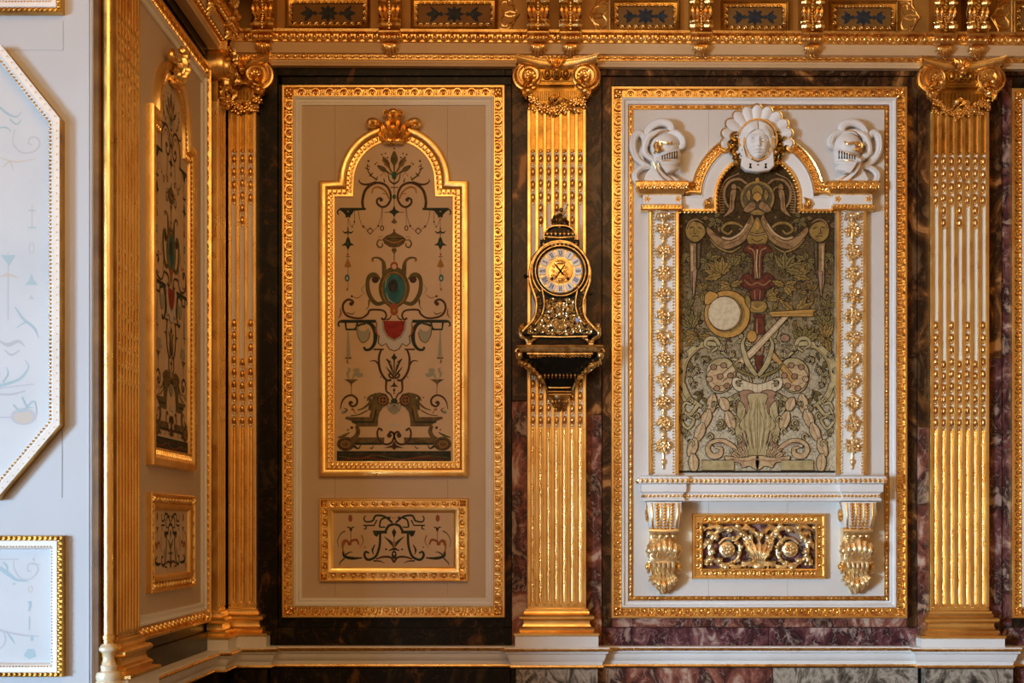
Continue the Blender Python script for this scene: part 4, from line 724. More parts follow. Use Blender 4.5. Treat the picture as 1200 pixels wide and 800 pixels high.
# ---------------------------------------------------------------- the tapestry
tp = thing('tapestry', 'woven tapestry of leaves, drapery swags and a pale tambourine inside the white surround', 'tapestry', 887.5, 553, 2, wref=4)
tpath = [(794, 554), (794, 247.5), (839, 247.5), (839, 231.5)]+[tuple(p) for p in arc(*AC, 48.5, pi, 2*pi, 26)[1:-1]]+[(936, 231.5), (936, 247.5), (981, 247.5), (981, 554)]
def wool(name, c1, c2, c3):
    m = bpy.data.materials.new(name); m.use_nodes = True; nt = m.node_tree; N = nt.nodes.new; L = nt.links.new; b = nt.nodes['Principled BSDF']; b.inputs['Roughness'].default_value = .95; b.inputs['Specular IOR Level'].default_value = .1
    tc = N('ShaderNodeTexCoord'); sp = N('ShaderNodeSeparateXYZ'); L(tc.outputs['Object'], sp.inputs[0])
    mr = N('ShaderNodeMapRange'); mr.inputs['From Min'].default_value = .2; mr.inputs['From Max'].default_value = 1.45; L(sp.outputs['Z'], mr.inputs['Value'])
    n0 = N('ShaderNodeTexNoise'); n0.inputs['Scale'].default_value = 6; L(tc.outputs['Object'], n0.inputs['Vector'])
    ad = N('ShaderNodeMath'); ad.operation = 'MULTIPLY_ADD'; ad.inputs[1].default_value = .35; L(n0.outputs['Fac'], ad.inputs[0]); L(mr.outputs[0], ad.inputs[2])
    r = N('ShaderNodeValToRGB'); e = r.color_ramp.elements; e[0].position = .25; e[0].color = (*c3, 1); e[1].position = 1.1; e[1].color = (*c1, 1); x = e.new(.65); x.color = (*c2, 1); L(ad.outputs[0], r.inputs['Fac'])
    v = N('ShaderNodeTexVoronoi'); v.feature = 'DISTANCE_TO_EDGE'; v.inputs['Scale'].default_value = 42; mp = N('ShaderNodeMapping'); mp.inputs['Scale'].default_value = (1, 1, .8); L(tc.outputs['Object'], mp.inputs[0])
    nn = N('ShaderNodeTexNoise'); nn.inputs['Scale'].default_value = 25; L(mp.outputs[0], nn.inputs['Vector']); mx0 = N('ShaderNodeMixRGB'); mx0.blend_type = 'ADD'; mx0.inputs['Fac'].default_value = .06; L(mp.outputs[0], mx0.inputs[1]); L(nn.outputs['Color'], mx0.inputs[2]); L(mx0.outputs[0], v.inputs['Vector'])
    mv = N('ShaderNodeMapRange'); mv.inputs['From Max'].default_value = .10; mv.inputs['To Min'].default_value = .4; mv.inputs['To Max'].default_value = 1; L(v.outputs['Distance'], mv.inputs['Value'])
    mx = N('ShaderNodeMixRGB'); mx.blend_type = 'MULTIPLY'; mx.inputs['Fac'].default_value = 1; L(r.outputs['Color'], mx.inputs[1]); L(mv.outputs[0], mx.inputs[2]); L(mx.outputs[0], b.inputs['Base Color'])
    return m
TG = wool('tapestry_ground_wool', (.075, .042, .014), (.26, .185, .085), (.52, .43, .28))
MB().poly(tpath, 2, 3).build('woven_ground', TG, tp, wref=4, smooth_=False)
def weave(strokes, cx, z0, name):
    keys = list(T.keys()); mats = list(T.values()); mb = MB(); z = z0; ln = keys.index('ln')
    for st in strokes:
        z += .0025; kind, col, pts = st[0], keys.index(st[1]), np.array(st[2], float); wd = st[3] if len(st) > 3 else None; single = len(st) > 4
        for s in ((1,) if single else (1, -1)):
            q = pts.copy()
            if s < 0: q[:, 0] = 2*cx-q[:, 0]
            if kind == 's': p = smooth(q, 6); w = np.atleast_1d(wd).astype(float); mb.ribbon(p, w+1.5, z-.001, ln); mb.ribbon(p, w, z, col)
            elif kind == 'n': mb.ribbon(smooth(q, 6), wd, z, col)
            elif kind == 'F': p = smooth(q, 6, True); mb.flat(p, z, col); mb.ribbon(p, .9, z+.0012, ln, closed=True)
            elif kind == 'P': mb.flat(q, z, col); mb.ribbon(q, .9, z+.0012, ln, closed=True)
            elif kind == 'o': mb.flat(arc(q[0][0], q[0][1], wd[0], 0, 2*pi*23/24, 24, wd[1]), z, col)
            elif kind == 'O': p = arc(q[0][0], q[0][1], wd[0], 0, 2*pi*23/24, 24, wd[1]); mb.flat(p, z, col); mb.ribbon(p, .9, z+.0012, ln, closed=True)
            elif kind == 'L':                                   # serrated leaf: base, length, width, angle
                ln_, wdt, a = wd; a = a if s > 0 else pi-a; c, d = cos(a), sin(a); o = []
                tt = np.linspace(0, 1, 9); up = wdt/2*np.sin(pi*tt**.8)*(1+.35*np.where(np.arange(9) % 2, 1, -.6))
                o = [(t, h) for t, h in zip(tt, up)]+[(t, -h) for t, h in zip(tt[::-1][1:-1], up[::-1][1:-1])]
                qq = np.array([(q[0][0]+c*t*ln_-d*h, q[0][1]+d*t*ln_+c*h) for t, h in o]); mb.flat(qq, z, col); mb.ribbon(qq, .8, z+.0012, ln, closed=True)
                mb.ribbon(np.array([q[0], (q[0][0]+c*ln_*.8, q[0][1]+d*ln_*.8)]), .7, z+.0014, ln)
    return mb.build(name, mats, tp, wref=4, smooth_=False)
cx = 887.5; H = []
rr = random.Random(11)
# filler foliage scattered over the ground
for i in range(120):
    v = rr.uniform(252, 440); u = rr.uniform(798, 886); H.append(('L', rr.choice(['olive', 'ochre', 'tan'] if v < 400 else ['sage', 'olive']), [(u, v)], (rr.uniform(6, 11), rr.uniform(2.5, 4.5), rr.uniform(0, 6.3))))
for i in range(45): H.append(('s', rr.choice(['sage', 'cream']), [(lambda u, v: (u, v))(rr.uniform(798, 885), rr.uniform(445, 545))]*1+[(0, 0)], .8)) if False else None
H = [h for h in H if h]
for i in range(230):
    v = rr.uniform(250, 545); u = rr.uniform(798, 976); a = rr.uniform(0, 6.3); l = rr.uniform(2, 5)
    H.append(('n', 'ln' if rr.random() < .6 else ('tan' if v < 420 else 'cream'), [(u, v), (u+cos(a)*l, v+sin(a)*l), (u+cos(a+1)*l*1.6, v+sin(a+1)*l*1.6)], rr.uniform(.6, 1.2), 1))
for (u, v, n_, l_, c_) in ((806, 300, 5, 13, 'olive'), (828, 306, 6, 15, 'olive'), (826, 340, 4, 12, 'ochre'), (806, 360, 5, 14, 'olive'), (870, 300, 4, 12, 'olive'), (838, 256, 5, 12, 'olive'), (862, 355, 3, 12, 'ochre'), (806, 420, 5, 12, 'olive'), (872, 400, 4, 13, 'sage'), (868, 430, 4, 12, 'sage'), (812, 440, 4, 12, 'sage'), (850, 500, 5, 11, 'sage'), (804, 506, 4, 11, 'sage'), (856, 472, 5, 10, 'sage'), (820, 462, 5, 10, 'olive')):
    a0 = rr.uniform(0, 6.3)
    for k in range(n_): H.append(('L', c_, [(u+rr.uniform(-3, 3), v+rr.uniform(-3, 3))], (l_*rr.uniform(.7, 1.2), l_*.38, a0+k*6.28/n_*.8)))
def clump(u, v, angs, ln, wd, col, single=True):
    for a in angs:
        H.append(('L', col, [(u, v)], (ln, wd, a), 1) if single else ('L', col, [(u, v)], (ln, wd, a)))
# upper arch: medallion, two small figures in arcs, fringe
H += [('s', 'tan', [(858, 248), (850, 236), (849, 222), (856, 212), (867, 210), (876, 216)], [2, 3, 3, 2.4]), ('s', 'ochre', [(862, 218), (868, 222), (870, 236), (872, 246)], [1.4, 2, 1.4]), ('s', 'tan', [(845, 250), (843, 232), (850, 212), (866, 203)], 1.6),
 ('O', 'tan', [(860, 219)], (3.4, 4)), ('F', 'tan', [(856, 224), (863, 223), (861, 236), (860, 246), (853, 252), (847, 254), (854, 244)]), ('n', 'ln', [(858, 228), (857, 244)], .8),
 ('O', 'ochre', [(887.5, 232)], (20.5, 20.5), 1), ('o', 'bg', [(887.5, 232)], (17.5, 17.5), 1), ('F', 'ochre', [(881, 222), (887.5, 216), (894, 222), (892, 231), (883, 231)], None, 1), ('F', 'ochre', [(874, 228), (878, 221), (880, 228), (878, 236)]), ('F', 'tan', [(883, 236), (876, 239), (871, 246), (877, 249), (886, 243)]), ('F', 'gold', [(882, 230), (887.5, 225), (893, 230), (890, 236), (885, 236)], None, 1), ('F', 'ochre', [(879, 249), (887.5, 245), (896, 249), (893, 252), (882, 252)], None, 1),
 ('n', 'ln', [(884, 234), (887.5, 237), (891, 234)], 1.2, 1), ('o', 'gold', [(887.5, 211)], (2.2, 3), 1)]
for i in range(12): H.append(('n', 'tan', [(842, 216+i*3), (849, 215.4+i*3)], 1.1))
# drapery swags, masks and tassels
H += [('s', 'ochre', [(874, 270), (864, 262), (852, 262), (846, 269), (853, 274), (858, 270)], [2, 3.2, 3, 2.6, 2]),
 ('F', 'tan', [(881, 251), (884, 262), (878, 276), (866, 287), (850, 292), (838, 285), (828, 272), (830, 266), (842, 276), (853, 279), (866, 272), (876, 259)]), ('n', 'ln', [(880, 256), (870, 272), (854, 282), (836, 274)], .8), ('n', 'flesh', [(876, 262), (868, 273), (856, 279.5), (846, 278)], 2), ('n', 'ln', [(878, 268), (866, 281), (850, 287)], .6), ('s', 'ochre', [(832, 280), (842, 290), (856, 295), (868, 289)], [1, 2, 2, 1]),
 ('F', 'ochre', [(805, 262), (812, 259), (822, 262), (827, 270), (824, 278), (815, 284), (806, 279), (803, 270)]), ('n', 'ln', [(808, 267), (813, 266)], 1.2), ('n', 'ln', [(818, 266), (822, 268)], 1.2), ('n', 'ln', [(814, 267), (813, 273), (816, 274)], .8), ('n', 'ln', [(811, 277), (815, 276.4), (819, 277)], .9), ('s', 'tan', [(804, 268), (808, 260), (816, 257), (824, 261)], [1, 2.4, 1]), ('n', 'tan', [(808, 274), (811, 276)], 1),
 ('P', 'tan', [(808, 285), (816, 285), (816, 318), (812, 346), (809, 330)]), ('P', 'bg', [(817, 285), (821, 285), (820, 312), (817, 316)]), ('n', 'flesh', [(811, 288), (811, 312), (812, 330)], 1.8), ('P', 'pinkb', [(811, 318), (817, 315), (814, 345), (812, 349)])]
# centre: mask vase, red pedestal
H += [('F', 'ochre', [(880, 268), (887.5, 254), (895, 268), (900, 278), (896, 288), (887.5, 292), (879, 288), (875, 278)], None, 1), ('s', 'tan', [(878, 273), (887.5, 275), (897, 273)], 1.8, 1), ('n', 'ln', [(881, 280), (887.5, 283), (894, 280)], 1, 1), ('o', 'gold', [(887.5, 264)], (2.4, 5), 1),
 ('F', 'red', [(874, 288), (884, 286), (887.5, 292), (887.5, 330), (880, 334), (882, 310), (879, 297), (871, 295)]), ('n', 'tan', [(877, 290), (884, 296), (885, 320), (884, 332)], 1.5), ('n', 'flesh', [(887.5, 292), (886.5, 310), (887.5, 326)], 1.4, 1),
 ('F', 'red', [(868, 326), (876, 320), (887.5, 328), (899, 320), (907, 326), (908, 334), (898, 340), (893, 352), (882, 352), (877, 340), (867, 334)], None, 1), ('n', 'tan', [(872, 328), (880, 334), (887.5, 331), (895, 334), (903, 328)], 1.4, 1), ('n', 'ln', [(878, 340), (887.5, 337), (897, 340)], 1, 1), ('n', 'pinkb', [(884, 340), (885, 351)], .8),
 ('F', 'ochre', [(880, 353), (895, 353), (899, 360), (894, 366), (881, 366), (876, 360)], None, 1), ('n', 'gold', [(880, 358), (887.5, 362), (895, 358)], 1.6, 1), ('P', 'red', [(882, 368), (897, 368), (896, 372), (883, 372)], None, 1), ('P', 'red', [(884, 372), (895, 372), (896, 392), (883, 392)], None, 1), ('n', 'tan', [(887, 374), (887, 391)], 1.6, 1), ('P', 'pinkb', [(882, 394), (897, 394), (894, 414), (885, 414)], None, 1), ('n', 'red', [(892, 396), (890.5, 412)], 2.4, 1), ('P', 'red', [(884, 416), (895, 416), (889.5, 443), (888.5, 443)], None, 1)]
clump(846, 322, (-2.9, -2.45, -2.0, -1.55, 2.9, -1.0), 22, 8, 'ochre', False); clump(860, 312, (-2.2, -1.6, -1.0), 15, 7, 'olive', False); clump(856, 335, (-2.8, 2.8, 2.2, -.4), 16, 7, 'ochre', False); clump(811, 385, (-2, -1.57, -1.1, -2.5), 22, 6, 'olive', False); clump(818, 394, (-2.8, 2.9, 2.5, 2.1, .1), 20, 7, 'ochre', False)
clump(920, 316, (-2.2, -1.6, -1.0, -.4, .2), 22, 8, 'olive'); clump(898, 350, (-1.0, -.5, 0), 17, 6, 'ochre'); clump(932, 368, (-1.0, -.6, -.2, -2.4), 26, 8, 'ochre')
clump(944, 402, (-2.4, -2.0, -1.57, -1.1, -.7, .3), 22, 8, 'olive'); clump(968, 396, (-2, -1.57, -1.1, 1.3), 20, 7, 'ochre')
# lower scrolls with putto masks
H += [('s', 'sage', [(803, 470), (798, 452), (801, 425), (812, 410), (826, 403), (840, 404), (848, 414), (858, 420), (872, 424)], [4, 8, 9, 8, 6, 4, 3, 3, 2]), ('n', 'ochre', [(801, 448), (804, 425), (816, 410), (830, 406)], 1), ('s', 'sage', [(834, 412), (842, 405), (838, 397), (829, 397), (826, 404), (832, 408)], [2, 4, 4, 3, 2]),
 ('s', 'sage', [(800, 450), (806, 464), (818, 474), (828, 478)], [6, 6, 4, 2]), ('s', 'sage', [(818, 474), (808, 486), (800, 480), (803, 472), (810, 474)], [4, 3.6, 3, 2]), ('s', 'sage', [(802, 478), (798, 492), (806, 502), (813, 492), (807, 488)], [2, 3, 3, 2]),
 ('F', 'sage', [(828, 432), (838, 421), (852, 420), (861, 430), (861, 446), (852, 458), (838, 460), (829, 450)]), ('F', 'flesh', [(830, 436), (842, 428), (856, 434), (858, 448), (848, 458), (836, 456), (829, 446)]), ('n', 'tan', [(836, 440), (846, 438), (856, 442)], .9), ('n', 'tan', [(834, 448), (842, 452), (852, 450)], .9), ('n', 'pinkb', [(838, 444), (848, 445)], .8)]
# tambourine, trumpet, flute
H += [('O', 'gold', [(852, 368)], (27, 28), 1), ('F', 'gold', [(826, 346), (832, 341), (842, 346), (832, 356), (826, 356)], None, 1), ('o', 'ochre', [(851.5, 368)], (21.5, 22.5), 1), ('O', 'tan', [(849.5, 367.5)], (20, 20.5), 1), ('o', 'cream', [(848.5, 367)], (18.6, 19.2), 1), ('O', 'gold', [(881, 394)], (6, 7), 1), ('F', 'ochre', [(874, 345), (879, 350), (879, 362), (873, 354)], None, 1),
 ('P', 'flesh', [(842, 442), (847, 447), (884, 416), (924, 372), (919, 368), (880, 408)], None, 1), ('n', 'cream', [(846, 443), (880, 413), (920, 372)], 2, 1), ('P', 'gold', [(902, 365), (953, 362), (953, 371), (904, 371)], None, 1), ('n', 'ochre', [(904, 368), (952, 367)], 1.2, 1), ('P', 'gold', [(898, 412), (903, 408), (934, 444), (928, 449)], None, 1), ('n', 'ln', [(905, 416), (929, 443)], 1.4, 1), ('n', 'flesh', [(901, 411), (930, 445)], 1.2, 1), ('O', 'pinkb', [(920, 396)], (5.5, 4.5), 1)]
# leaves behind ribbon
H += [('s', 'sage', [(886, 440), (876, 425), (870, 405), (873, 395)], [4, 6, 4, 1.5]), ('s', 'olive', [(884, 442), (866, 434), (858, 426)], [3, 3, 1]), ('s', 'sage', [(858, 480), (848, 474), (836, 478)], [4, 3, 1.4]), ('s', 'sage', [(874, 455), (862, 464), (850, 470), (846, 468)], [2, 5, 4, 1.6]), ('s', 'sage', [(866, 440), (872, 450), (880, 448), (878, 441)], [2, 2, 2, 1]),
 ('F', 'cream', [(861, 442), (887.5, 450), (914, 442), (914, 456), (887.5, 463), (861, 456)], None, 1)]
for i in range(9): H.append(('n', 'tan', [(865+i*5.6, 445+3*(1-((i-4)/4.5)**2)+1), (865+i*5.6, 456+4*(1-((i-4)/4.5)**2))], .5, 1))
# big acanthus base
H += [('F', 'pinkb', [(864, 462), (884, 460), (887.5, 490), (880, 536), (866, 532), (864, 500)]), ('F', 'sage', [(866, 470), (873, 478), (872, 500), (867, 520), (861, 505), (863, 485)]), ('F', 'sage', [(876, 462), (899, 462), (897, 478), (909, 498), (901, 508), (899, 533), (887.5, 538), (876, 533), (874, 508), (866, 498), (878, 478)], None, 1), ('n', 'olive', [(887.5, 466), (887.5, 534)], .8, 1), ('n', 'olive', [(885, 480), (880, 496), (881, 526)], .8), ('n', 'cream', [(884, 485), (884, 524)], .8), ('n', 'olive', [(872, 498), (880, 506), (884, 530)], .7), ('o', 'ln', [(875, 520)], (1.8, 4.5)),
 ('s', 'flesh', [(878, 536), (866, 532), (858, 522), (846, 516), (834, 518), (829, 526), (834, 534), (843, 533), (845, 526), (839, 524)], [3, 5, 4, 4, 4, 6, 6, 4, 2]), ('n', 'pinkb', [(870, 533), (858, 525), (848, 520), (838, 520)], 1.4),
 ('F', 'flesh', [(887.5, 534), (868, 536), (850, 534), (852, 540), (866, 542), (870, 548), (878, 546), (887.5, 550)]), ('n', 'pinkb', [(856, 537), (872, 540), (887.5, 538)], 1.5)]
for s_ in (0, 1, 2, 3): H.append(('L', 'flesh', [(876-s_*3, 536)], (20-s_*2, 5, -1.9-s_*.25)))
# pod garlands at the sides
for (u, v, a, l) in ((836, 462, 1.75, 22), (831, 480, 1.9, 22), (824, 496, 1.95, 22), (815, 514, 1.9, 22), (812, 532, 1.5, 20), (846, 466, 1.2, 16), (852, 482, 1.25, 22)):
    c, d = cos(a), sin(a); H.append(('F', 'flesh', [(u-d*2, v+c*2), (u+c*l*.4-d*6, v+d*l*.4+c*6), (u+c*l*.9-d*4, v+d*l*.9+c*4), (u+c*l, v+d*l), (u+c*l*.9+d*4, v+d*l*.9-c*4), (u+c*l*.4+d*6, v+d*l*.4-c*6), (u+d*2, v-c*2)])); H.append(('n', 'tan', [(u, v), (u+c*l*.9, v+d*l*.9)], .7)); H.append(('n', 'cream', [(u-d*2, v+c*2), (u+c*l*.8-d*2.5, v+d*l*.8+c*2.5)], 1.2))
for (u, v, a, l) in ((799, 455, 2.6, 9), (800, 435, 3.3, 8), (806, 418, 3.6, 9), (818, 406, 4.2, 9), (812, 432, .6, 9), (809, 450, .2, 8), (822, 418, .9, 9), (846, 412, 4.6, 10), (858, 420, 4.4, 10), (866, 424, 1.4, 9), (836, 470, 1.2, 8), (862, 448, .2, 8), (826, 424, 5.3, 8), (800, 485, 1.2, 9), (822, 476, .4, 9), (866, 462, 2.2, 10)):
    for q in (-.5, 0, .5): H.append(('L', 'sage' if q else 'cream', [(u, v)], (l, l*.4, a+q)))
for (u, v) in ((836, 430), (848, 428), (856, 440), (852, 452), (840, 455), (831, 444), (844, 441)): H += [('O', 'flesh' if u % 2 else 'pinkb', [(u, v)], (3.6, 3.2)), ('n', 'tan', [(u-2, v), (u, v-1.6), (u+2, v+.4), (u, v+1.6)], .6)]
for k in range(7): H.append(('n', 'cream' if k % 2 else 'olive', [(886-k*2.6, 468+k*2), (884-k*2.9, 492+k), (886-k*1.8, 526)], .6))
for k in range(6): H.append(('n', 'tan', [(872-k*3.4, 540), (870-k*3.8, 545)], .6))
for (u, v) in ((805, 470), (812, 488), (858, 492), (853, 506), (862, 515), (806, 520), (828, 512), (840, 496)): H += [('s', 'sage', [(u, v), (u+4, v-4), (u+7, v), (u+4, v+3)], [1, 1.8, 1])]
H += [('P', 'sage', [(822, 539), (860, 539), (860, 551), (822, 551)])]
weave(H, cx, 3.05, 'woven_figures')
MB().box(794, 981, 551.3, 553.6, 3, 4.3).build('lower_braid', T['ln'], tp, wref=4)

# ---------------------------------------------------------------- carved shelf and consoles
sh = thing('carved_shelf', 'white shelf with two gilded bead rows under the tapestry', 'shelf', 893, 587, 2, wref=28)
sp_ = [(1033.5, 2), (1033.5, 34), (984, 34), (984, 28), (803.5, 28), (803.5, 34), (751.5, 34), (751.5, 2)]
MB().sweep(sp_, [(-40, 557.4), (1, 557.5), (2.5, 558.6), (2.5, 560.4), (3.2, 561), (3.2, 566), (1.2, 566.8), (.2, 568), (.2, 576), (-1.5, 577), (-3, 578.5), (-3, 583), (-1.6, 584), (-1.6, 586.6), (-40, 586.8)], closed=False, axes='uw').build('shelf_moulding', WHITE, sh, wref=28)
ROPE = MB(); ROPE.ball((0, 0, 0), (2.1, 3, 2), 6, 4, 0, .35)
RB = MB(); RB.ball((0, 0, 0), (1.9, 1.9, 1.7), 6, 4)
for (t_, v_, o_, pt, nm) in ((ROPE, 563.4, 3.4, 5.4, 'upper_rope'), (RB, 581, -2.6, 4.4, 'lower_beads')):
    m_ = MB()
    for a, b in ((751.5-o_, 803.5+o_), (983.7-o_, 1033.5+o_)): beadrow_uw(m_, t_, (b, 34+o_), (a, 34+o_), v_, pt)
    beadrow_uw(m_, t_, (983.7-o_, 28+o_), (803.5+o_, 28+o_), v_, pt); m_.box(751.5, 1033.5, v_-2.2, v_+2.2, 2, 27+o_) if False else None
    for a, b in (((1033.5+o_, 3), (1033.5+o_, 34)), ((751.5-o_, 34), (751.5-o_, 3))): beadrow_uw(m_, t_, b, a, v_, pt)
    m_.build(nm, GOLD, sh, wref=28, kind='stuff')
def console(uc, label):
    wr = 24; t = thing('console', label, 'console', uc, 697, 2, 'gilded acanthus consoles carrying the shelf', wref=wr)
    m = MB(); pr = smooth([(588, 31), (596, 33), (606, 33), (616, 29), (622, 20), (630, 17), (640, 22), (652, 25), (662, 22), (670, 15), (682, 11), (697, 4)], 3)
    hwv = lambda v: np.interp(v, [588, 594, 618, 624, 660, 672, 697], [20, 19.5, 17, 15.5, 16, 13, 3])
    A = np.zeros((len(pr), 14, 3)); X = np.linspace(-1, 1, 12)
    for i, (v, w) in enumerate(pr):
        h = hwv(v); A[i, 0] = (uc-h, v, 2); A[i, -1] = (uc+h, v, 2)
        for j, x in enumerate(X): A[i, j+1] = (uc+x*h, v, w*(1-.06*abs(x)**6)+(0.0))
    m.grid(A); m.poly([(uc-20, 588), (uc+20, 588), (uc+20, 588.8), (uc-20, 588.8)], 2, 31)
    Q = m.F[(4, 0)][0]; V_ = np.concatenate(m.V); up = V_[Q[:, 0], 1] < 618; m.F[(4, 0)][0] = Q[up]; m.F[(4, 1)] = [Q[~up]]; m.build('bracket_body', [WHITE, PGOLD], t, wref=wr)
    g = MB()
    for dx in (-9, 0, 9):                                        # bead strings down the upper roll
        for k in range(9):
            v = 591+k*3.5; w = np.interp(v, pr[:, 0], pr[:, 1]); g.ball((uc+dx*(1-.004*(v-590)), v, w+.8), (2.7, 1.9, 2), 7, 4)
    for dx in (-15.5, -4.6, 4.6, 15.5):
        pts = [(uc+dx*(1-.004*(v-590)), v, np.interp(v, pr[:, 0], pr[:, 1])+.6) for v in np.linspace(589.5, 620, 8)]; g.tube(pts, .95, 5)
    g.build('bead_strings', GOLD, t, wref=wr, kind='stuff')
    for s in (-1, 1):                                            # side volutes
        g = MB(); c = np.array((uc+s*18.5, 604.)); sp = spiral(0, 0, 14, 3, -pi/2, 1.4, 30)
        g.tube([(c[0]+.4*s, c[1]+q[1]*.95-2, 18+q[0]) for q in sp], [1.8, 2.2, 2.4], 6); g.ball((c[0]+s, 603, 18), (2, 4, 4)); g.build('upper_volute', GOLD, t, wref=wr); g = MB()
        sp = spiral(0, 0, 8, 2, pi/2, -1.4, 24); g.tube([(uc+s*(17.5), 664+q[1]*.9, 16+q[0]) for q in sp], [1.8, 2.2, 2.4], 6); g.ball((uc+s*19, 664, 16), (3, 4, 4)); g.build('lower_volute', GOLD, t, wref=wr)
    g = MB(); r = random.Random(int(uc))
    g.tube([(uc-17, 621.5, 25), (uc, 622, 27), (uc+17, 621.5, 25)], 2.2, 7)
    for dx in (-11, -4, 4, 11): g.ball((uc+dx, 628, 22), (3.4, 3.2, 3.4), 7, 5)
    for dx, l in ((-12, 20), (-6, 24), (0, 27), (6, 24), (12, 20)):
        g.leaf([(uc+dx*.8, 657, 22), (uc+dx, 645, 29), (uc+dx*1.15, 657-l, 28), (uc+dx*1.25, 660-l, 33)], 8.5, 3.6, 0, 4, m=0)
    for s in (-1, 1): g.leaf([(uc+s*13, 656, 18), (uc+s*17, 645, 22), (uc+s*16, 634, 18)], 8, 3, 0, 4)
    for k in range(5): g.tube([(uc+(k-2)*5.6, 659, 24), (uc+(k-2)*5.4, 664, 25.5), (uc+(k-2)*5, 671, 19)], 2.1, 7)
    g.tube([(uc-18, 658, 20), (uc, 659, 25), (uc+18, 658, 20)], 1.5, 6)
    for dx, l in ((-11, 16), (-6.5, 21), (0, 25), (6.5, 21), (11, 16), (-14, 10), (14, 10)): g.leaf([(uc+dx*.6, 672, 15), (uc+dx, 672+l*.6, 19), (uc+dx*(1.0 if l > 12 else 1.2), 672+l, 12)], 7.5, 3.4, 0, 4, tip=3)
    g.ball((uc, 692, 10), (2.6, 5, 3)); g.build('acanthus', PGOLD, t, wref=wr)
    return t
c1 = console(778, 'gilded acanthus console under the left end of the shelf')
c2 = copy_tree(c1, loc=(c1.location[0]+(1005.3-778)*S*(1-24/D), c1.location[1], c1.location[2]), label='gilded acanthus console under the right end of the shelf')
# ---------------------------------------------------------------- relief panel
rp = thing('relief_panel', 'oblong relief of gilded rinceaux on purple marble between the two consoles', 'relief panel', 889.5, 678, 2, wref=10)
path = rect(811.3, 967.8, 601.5, 678.3)
MB().sweep(path, [(0, 2), (0, 9), (-1, 10.5), (-2.6, 10.5), (-3.4, 8), (-9.6, 8), (-10.4, 9.5), (-12, 9), (-13, 6), (-13, 2)]).build('frame', GOLD2, rp, wref=10)
mb = MB(); row(mb, EGGS, inset_path(path, 6.5), 11.6, 8.4, inset=4, sc=.95); mb.build('egg_moulding', GOLD, rp, wref=10, kind='stuff')
MB().box(823, 956, 613, 667, 1, 3).build('marble_ground', MPURP, rp, wref=10, smooth_=False)
g = MB(); cx = 889.5
st_ = smooth([(884, 652), (880, 638), (873, 626), (862, 619), (847, 620), (836, 629), (832, 643), (836, 655), (848, 661), (860, 659), (867, 650), (867, 639), (860, 632), (850, 631), (843, 637)], 6)
g.tube(np.c_[st_, np.full(len(st_), 6)], [2.2, 2.8, 2.7, 2.4, 2.0, 1.3], 8); g.lathe((852.5, 643.5, 3), [(9.6, 0), (9.2, 4), (7, 5.5), (.1, 6)], 18, axis='w'); g.rosette(852.5, 643.5, 9, 7, 7)
for pts, wd in ((((866, 620), (876, 618), (884, 624), (888, 630)), 8), (((850, 620), (838, 617), (829, 619), (825, 622)), 7), (((834, 634), (828, 636), (825, 643)), 8), (((835, 652), (829, 656), (826, 662)), 7), (((852, 660), (862, 664), (874, 662)), 7), (((876, 642), (882, 648), (886, 656)), 12), (((872, 630), (878, 640), (880, 652)), 9), (((866, 624), (864, 631), (858, 634)), 6), (((838, 628), (832, 624), (828, 628)), 7), (((842, 660), (850, 664), (858, 662)), 6), (((886, 662), (876, 660), (866, 664)), 9)):
    g.leaf([(*p, 6) for p in pts], wd, 4, 0, 3)
for p in ((831, 657), (829, 661), (834, 661), (871, 659), (825, 618)): g.ball((*p, 6), 2.4, 7, 5)
for k in range(4, len(st_)-10, 4):
    d_ = st_[k+1]-st_[k-1]; d_ = d_/np.linalg.norm(d_); o_ = 1 if (k//4) % 2 else -1; n_ = np.array([d_[1], -d_[0]])*o_; q_ = st_[k]; z_ = 1.0 if k < 50 else .6
    g.leaf([(*(q_-d_*2), 7), (*(q_+d_*3*z_+n_*3*z_), 11), (*(q_+d_*5*z_+n_*7*z_), 8)], 7*z_, 3, 0, 3, nt=10, ns=7)
g.mirror(cx)
for a in (-.75, -.35, 0, .35, .75): g.leaf([(cx, 664, 6), (cx+sin(a)*12, 650-cos(a)*2, 12), (cx+sin(a)*26, 634-cos(a)*4+abs(a)*5, 9)], 9, 4, 0, 4)
g.ball((cx, 664, 7), (8, 3, 4)); g.leaf([(cx, 634, 8), (cx-3, 625, 10), (cx-8, 622, 8)], 6, 3, 0, 2); g.leaf([(cx, 634, 8), (cx+3, 625, 10), (cx+8, 622, 8)], 6, 3, 0, 2)
g.build('rinceaux', PGOLD, rp, wref=10)

# ---------------------------------------------------------------- shell and carved head
GREENG = mat('green_shaded_gilding', (.62, .36, .08), .25, 1., (.10, .08, .03), 55, .48, .56)
hs = thing('shell_mask', 'white carved woman\'s head against a scallop shell above the tapestry arch', 'carving', 888, 200, 8, wref=24)
A = np.zeros((111, 12, 3)); th = np.linspace(R(194), R(-14), 111)
for i, a in enumerate(th):
    f = (a-R(-14))/R(208)*11; sc_ = abs(sin(pi*f)); rim = 39.5+4.2*sc_**.7
    for j, r in enumerate(np.linspace(14, 1, 12)): pass
    for j in range(12):
        q = j/11; r = 12+(rim-12)*q; A[i, j] = (888+r*cos(a), 164-r*sin(a), 10+6*q+3.6*q*sc_-1.5*q*q+(-5 if j == 11 else 0))
MB().grid(A).build('scallop_shell', WHITE, hs, wref=18)
m = MB()
rim = np.array([(888+(39.6+4.2*abs(sin(pi*(a-R(-14))/R(208)*11))**.7)*cos(a), 164-(39.6+4.2*abs(sin(pi*(a-R(-14))/R(208)*11))**.7)*sin(a), 15) for a in th]); m.tube(rim, .8, 5)
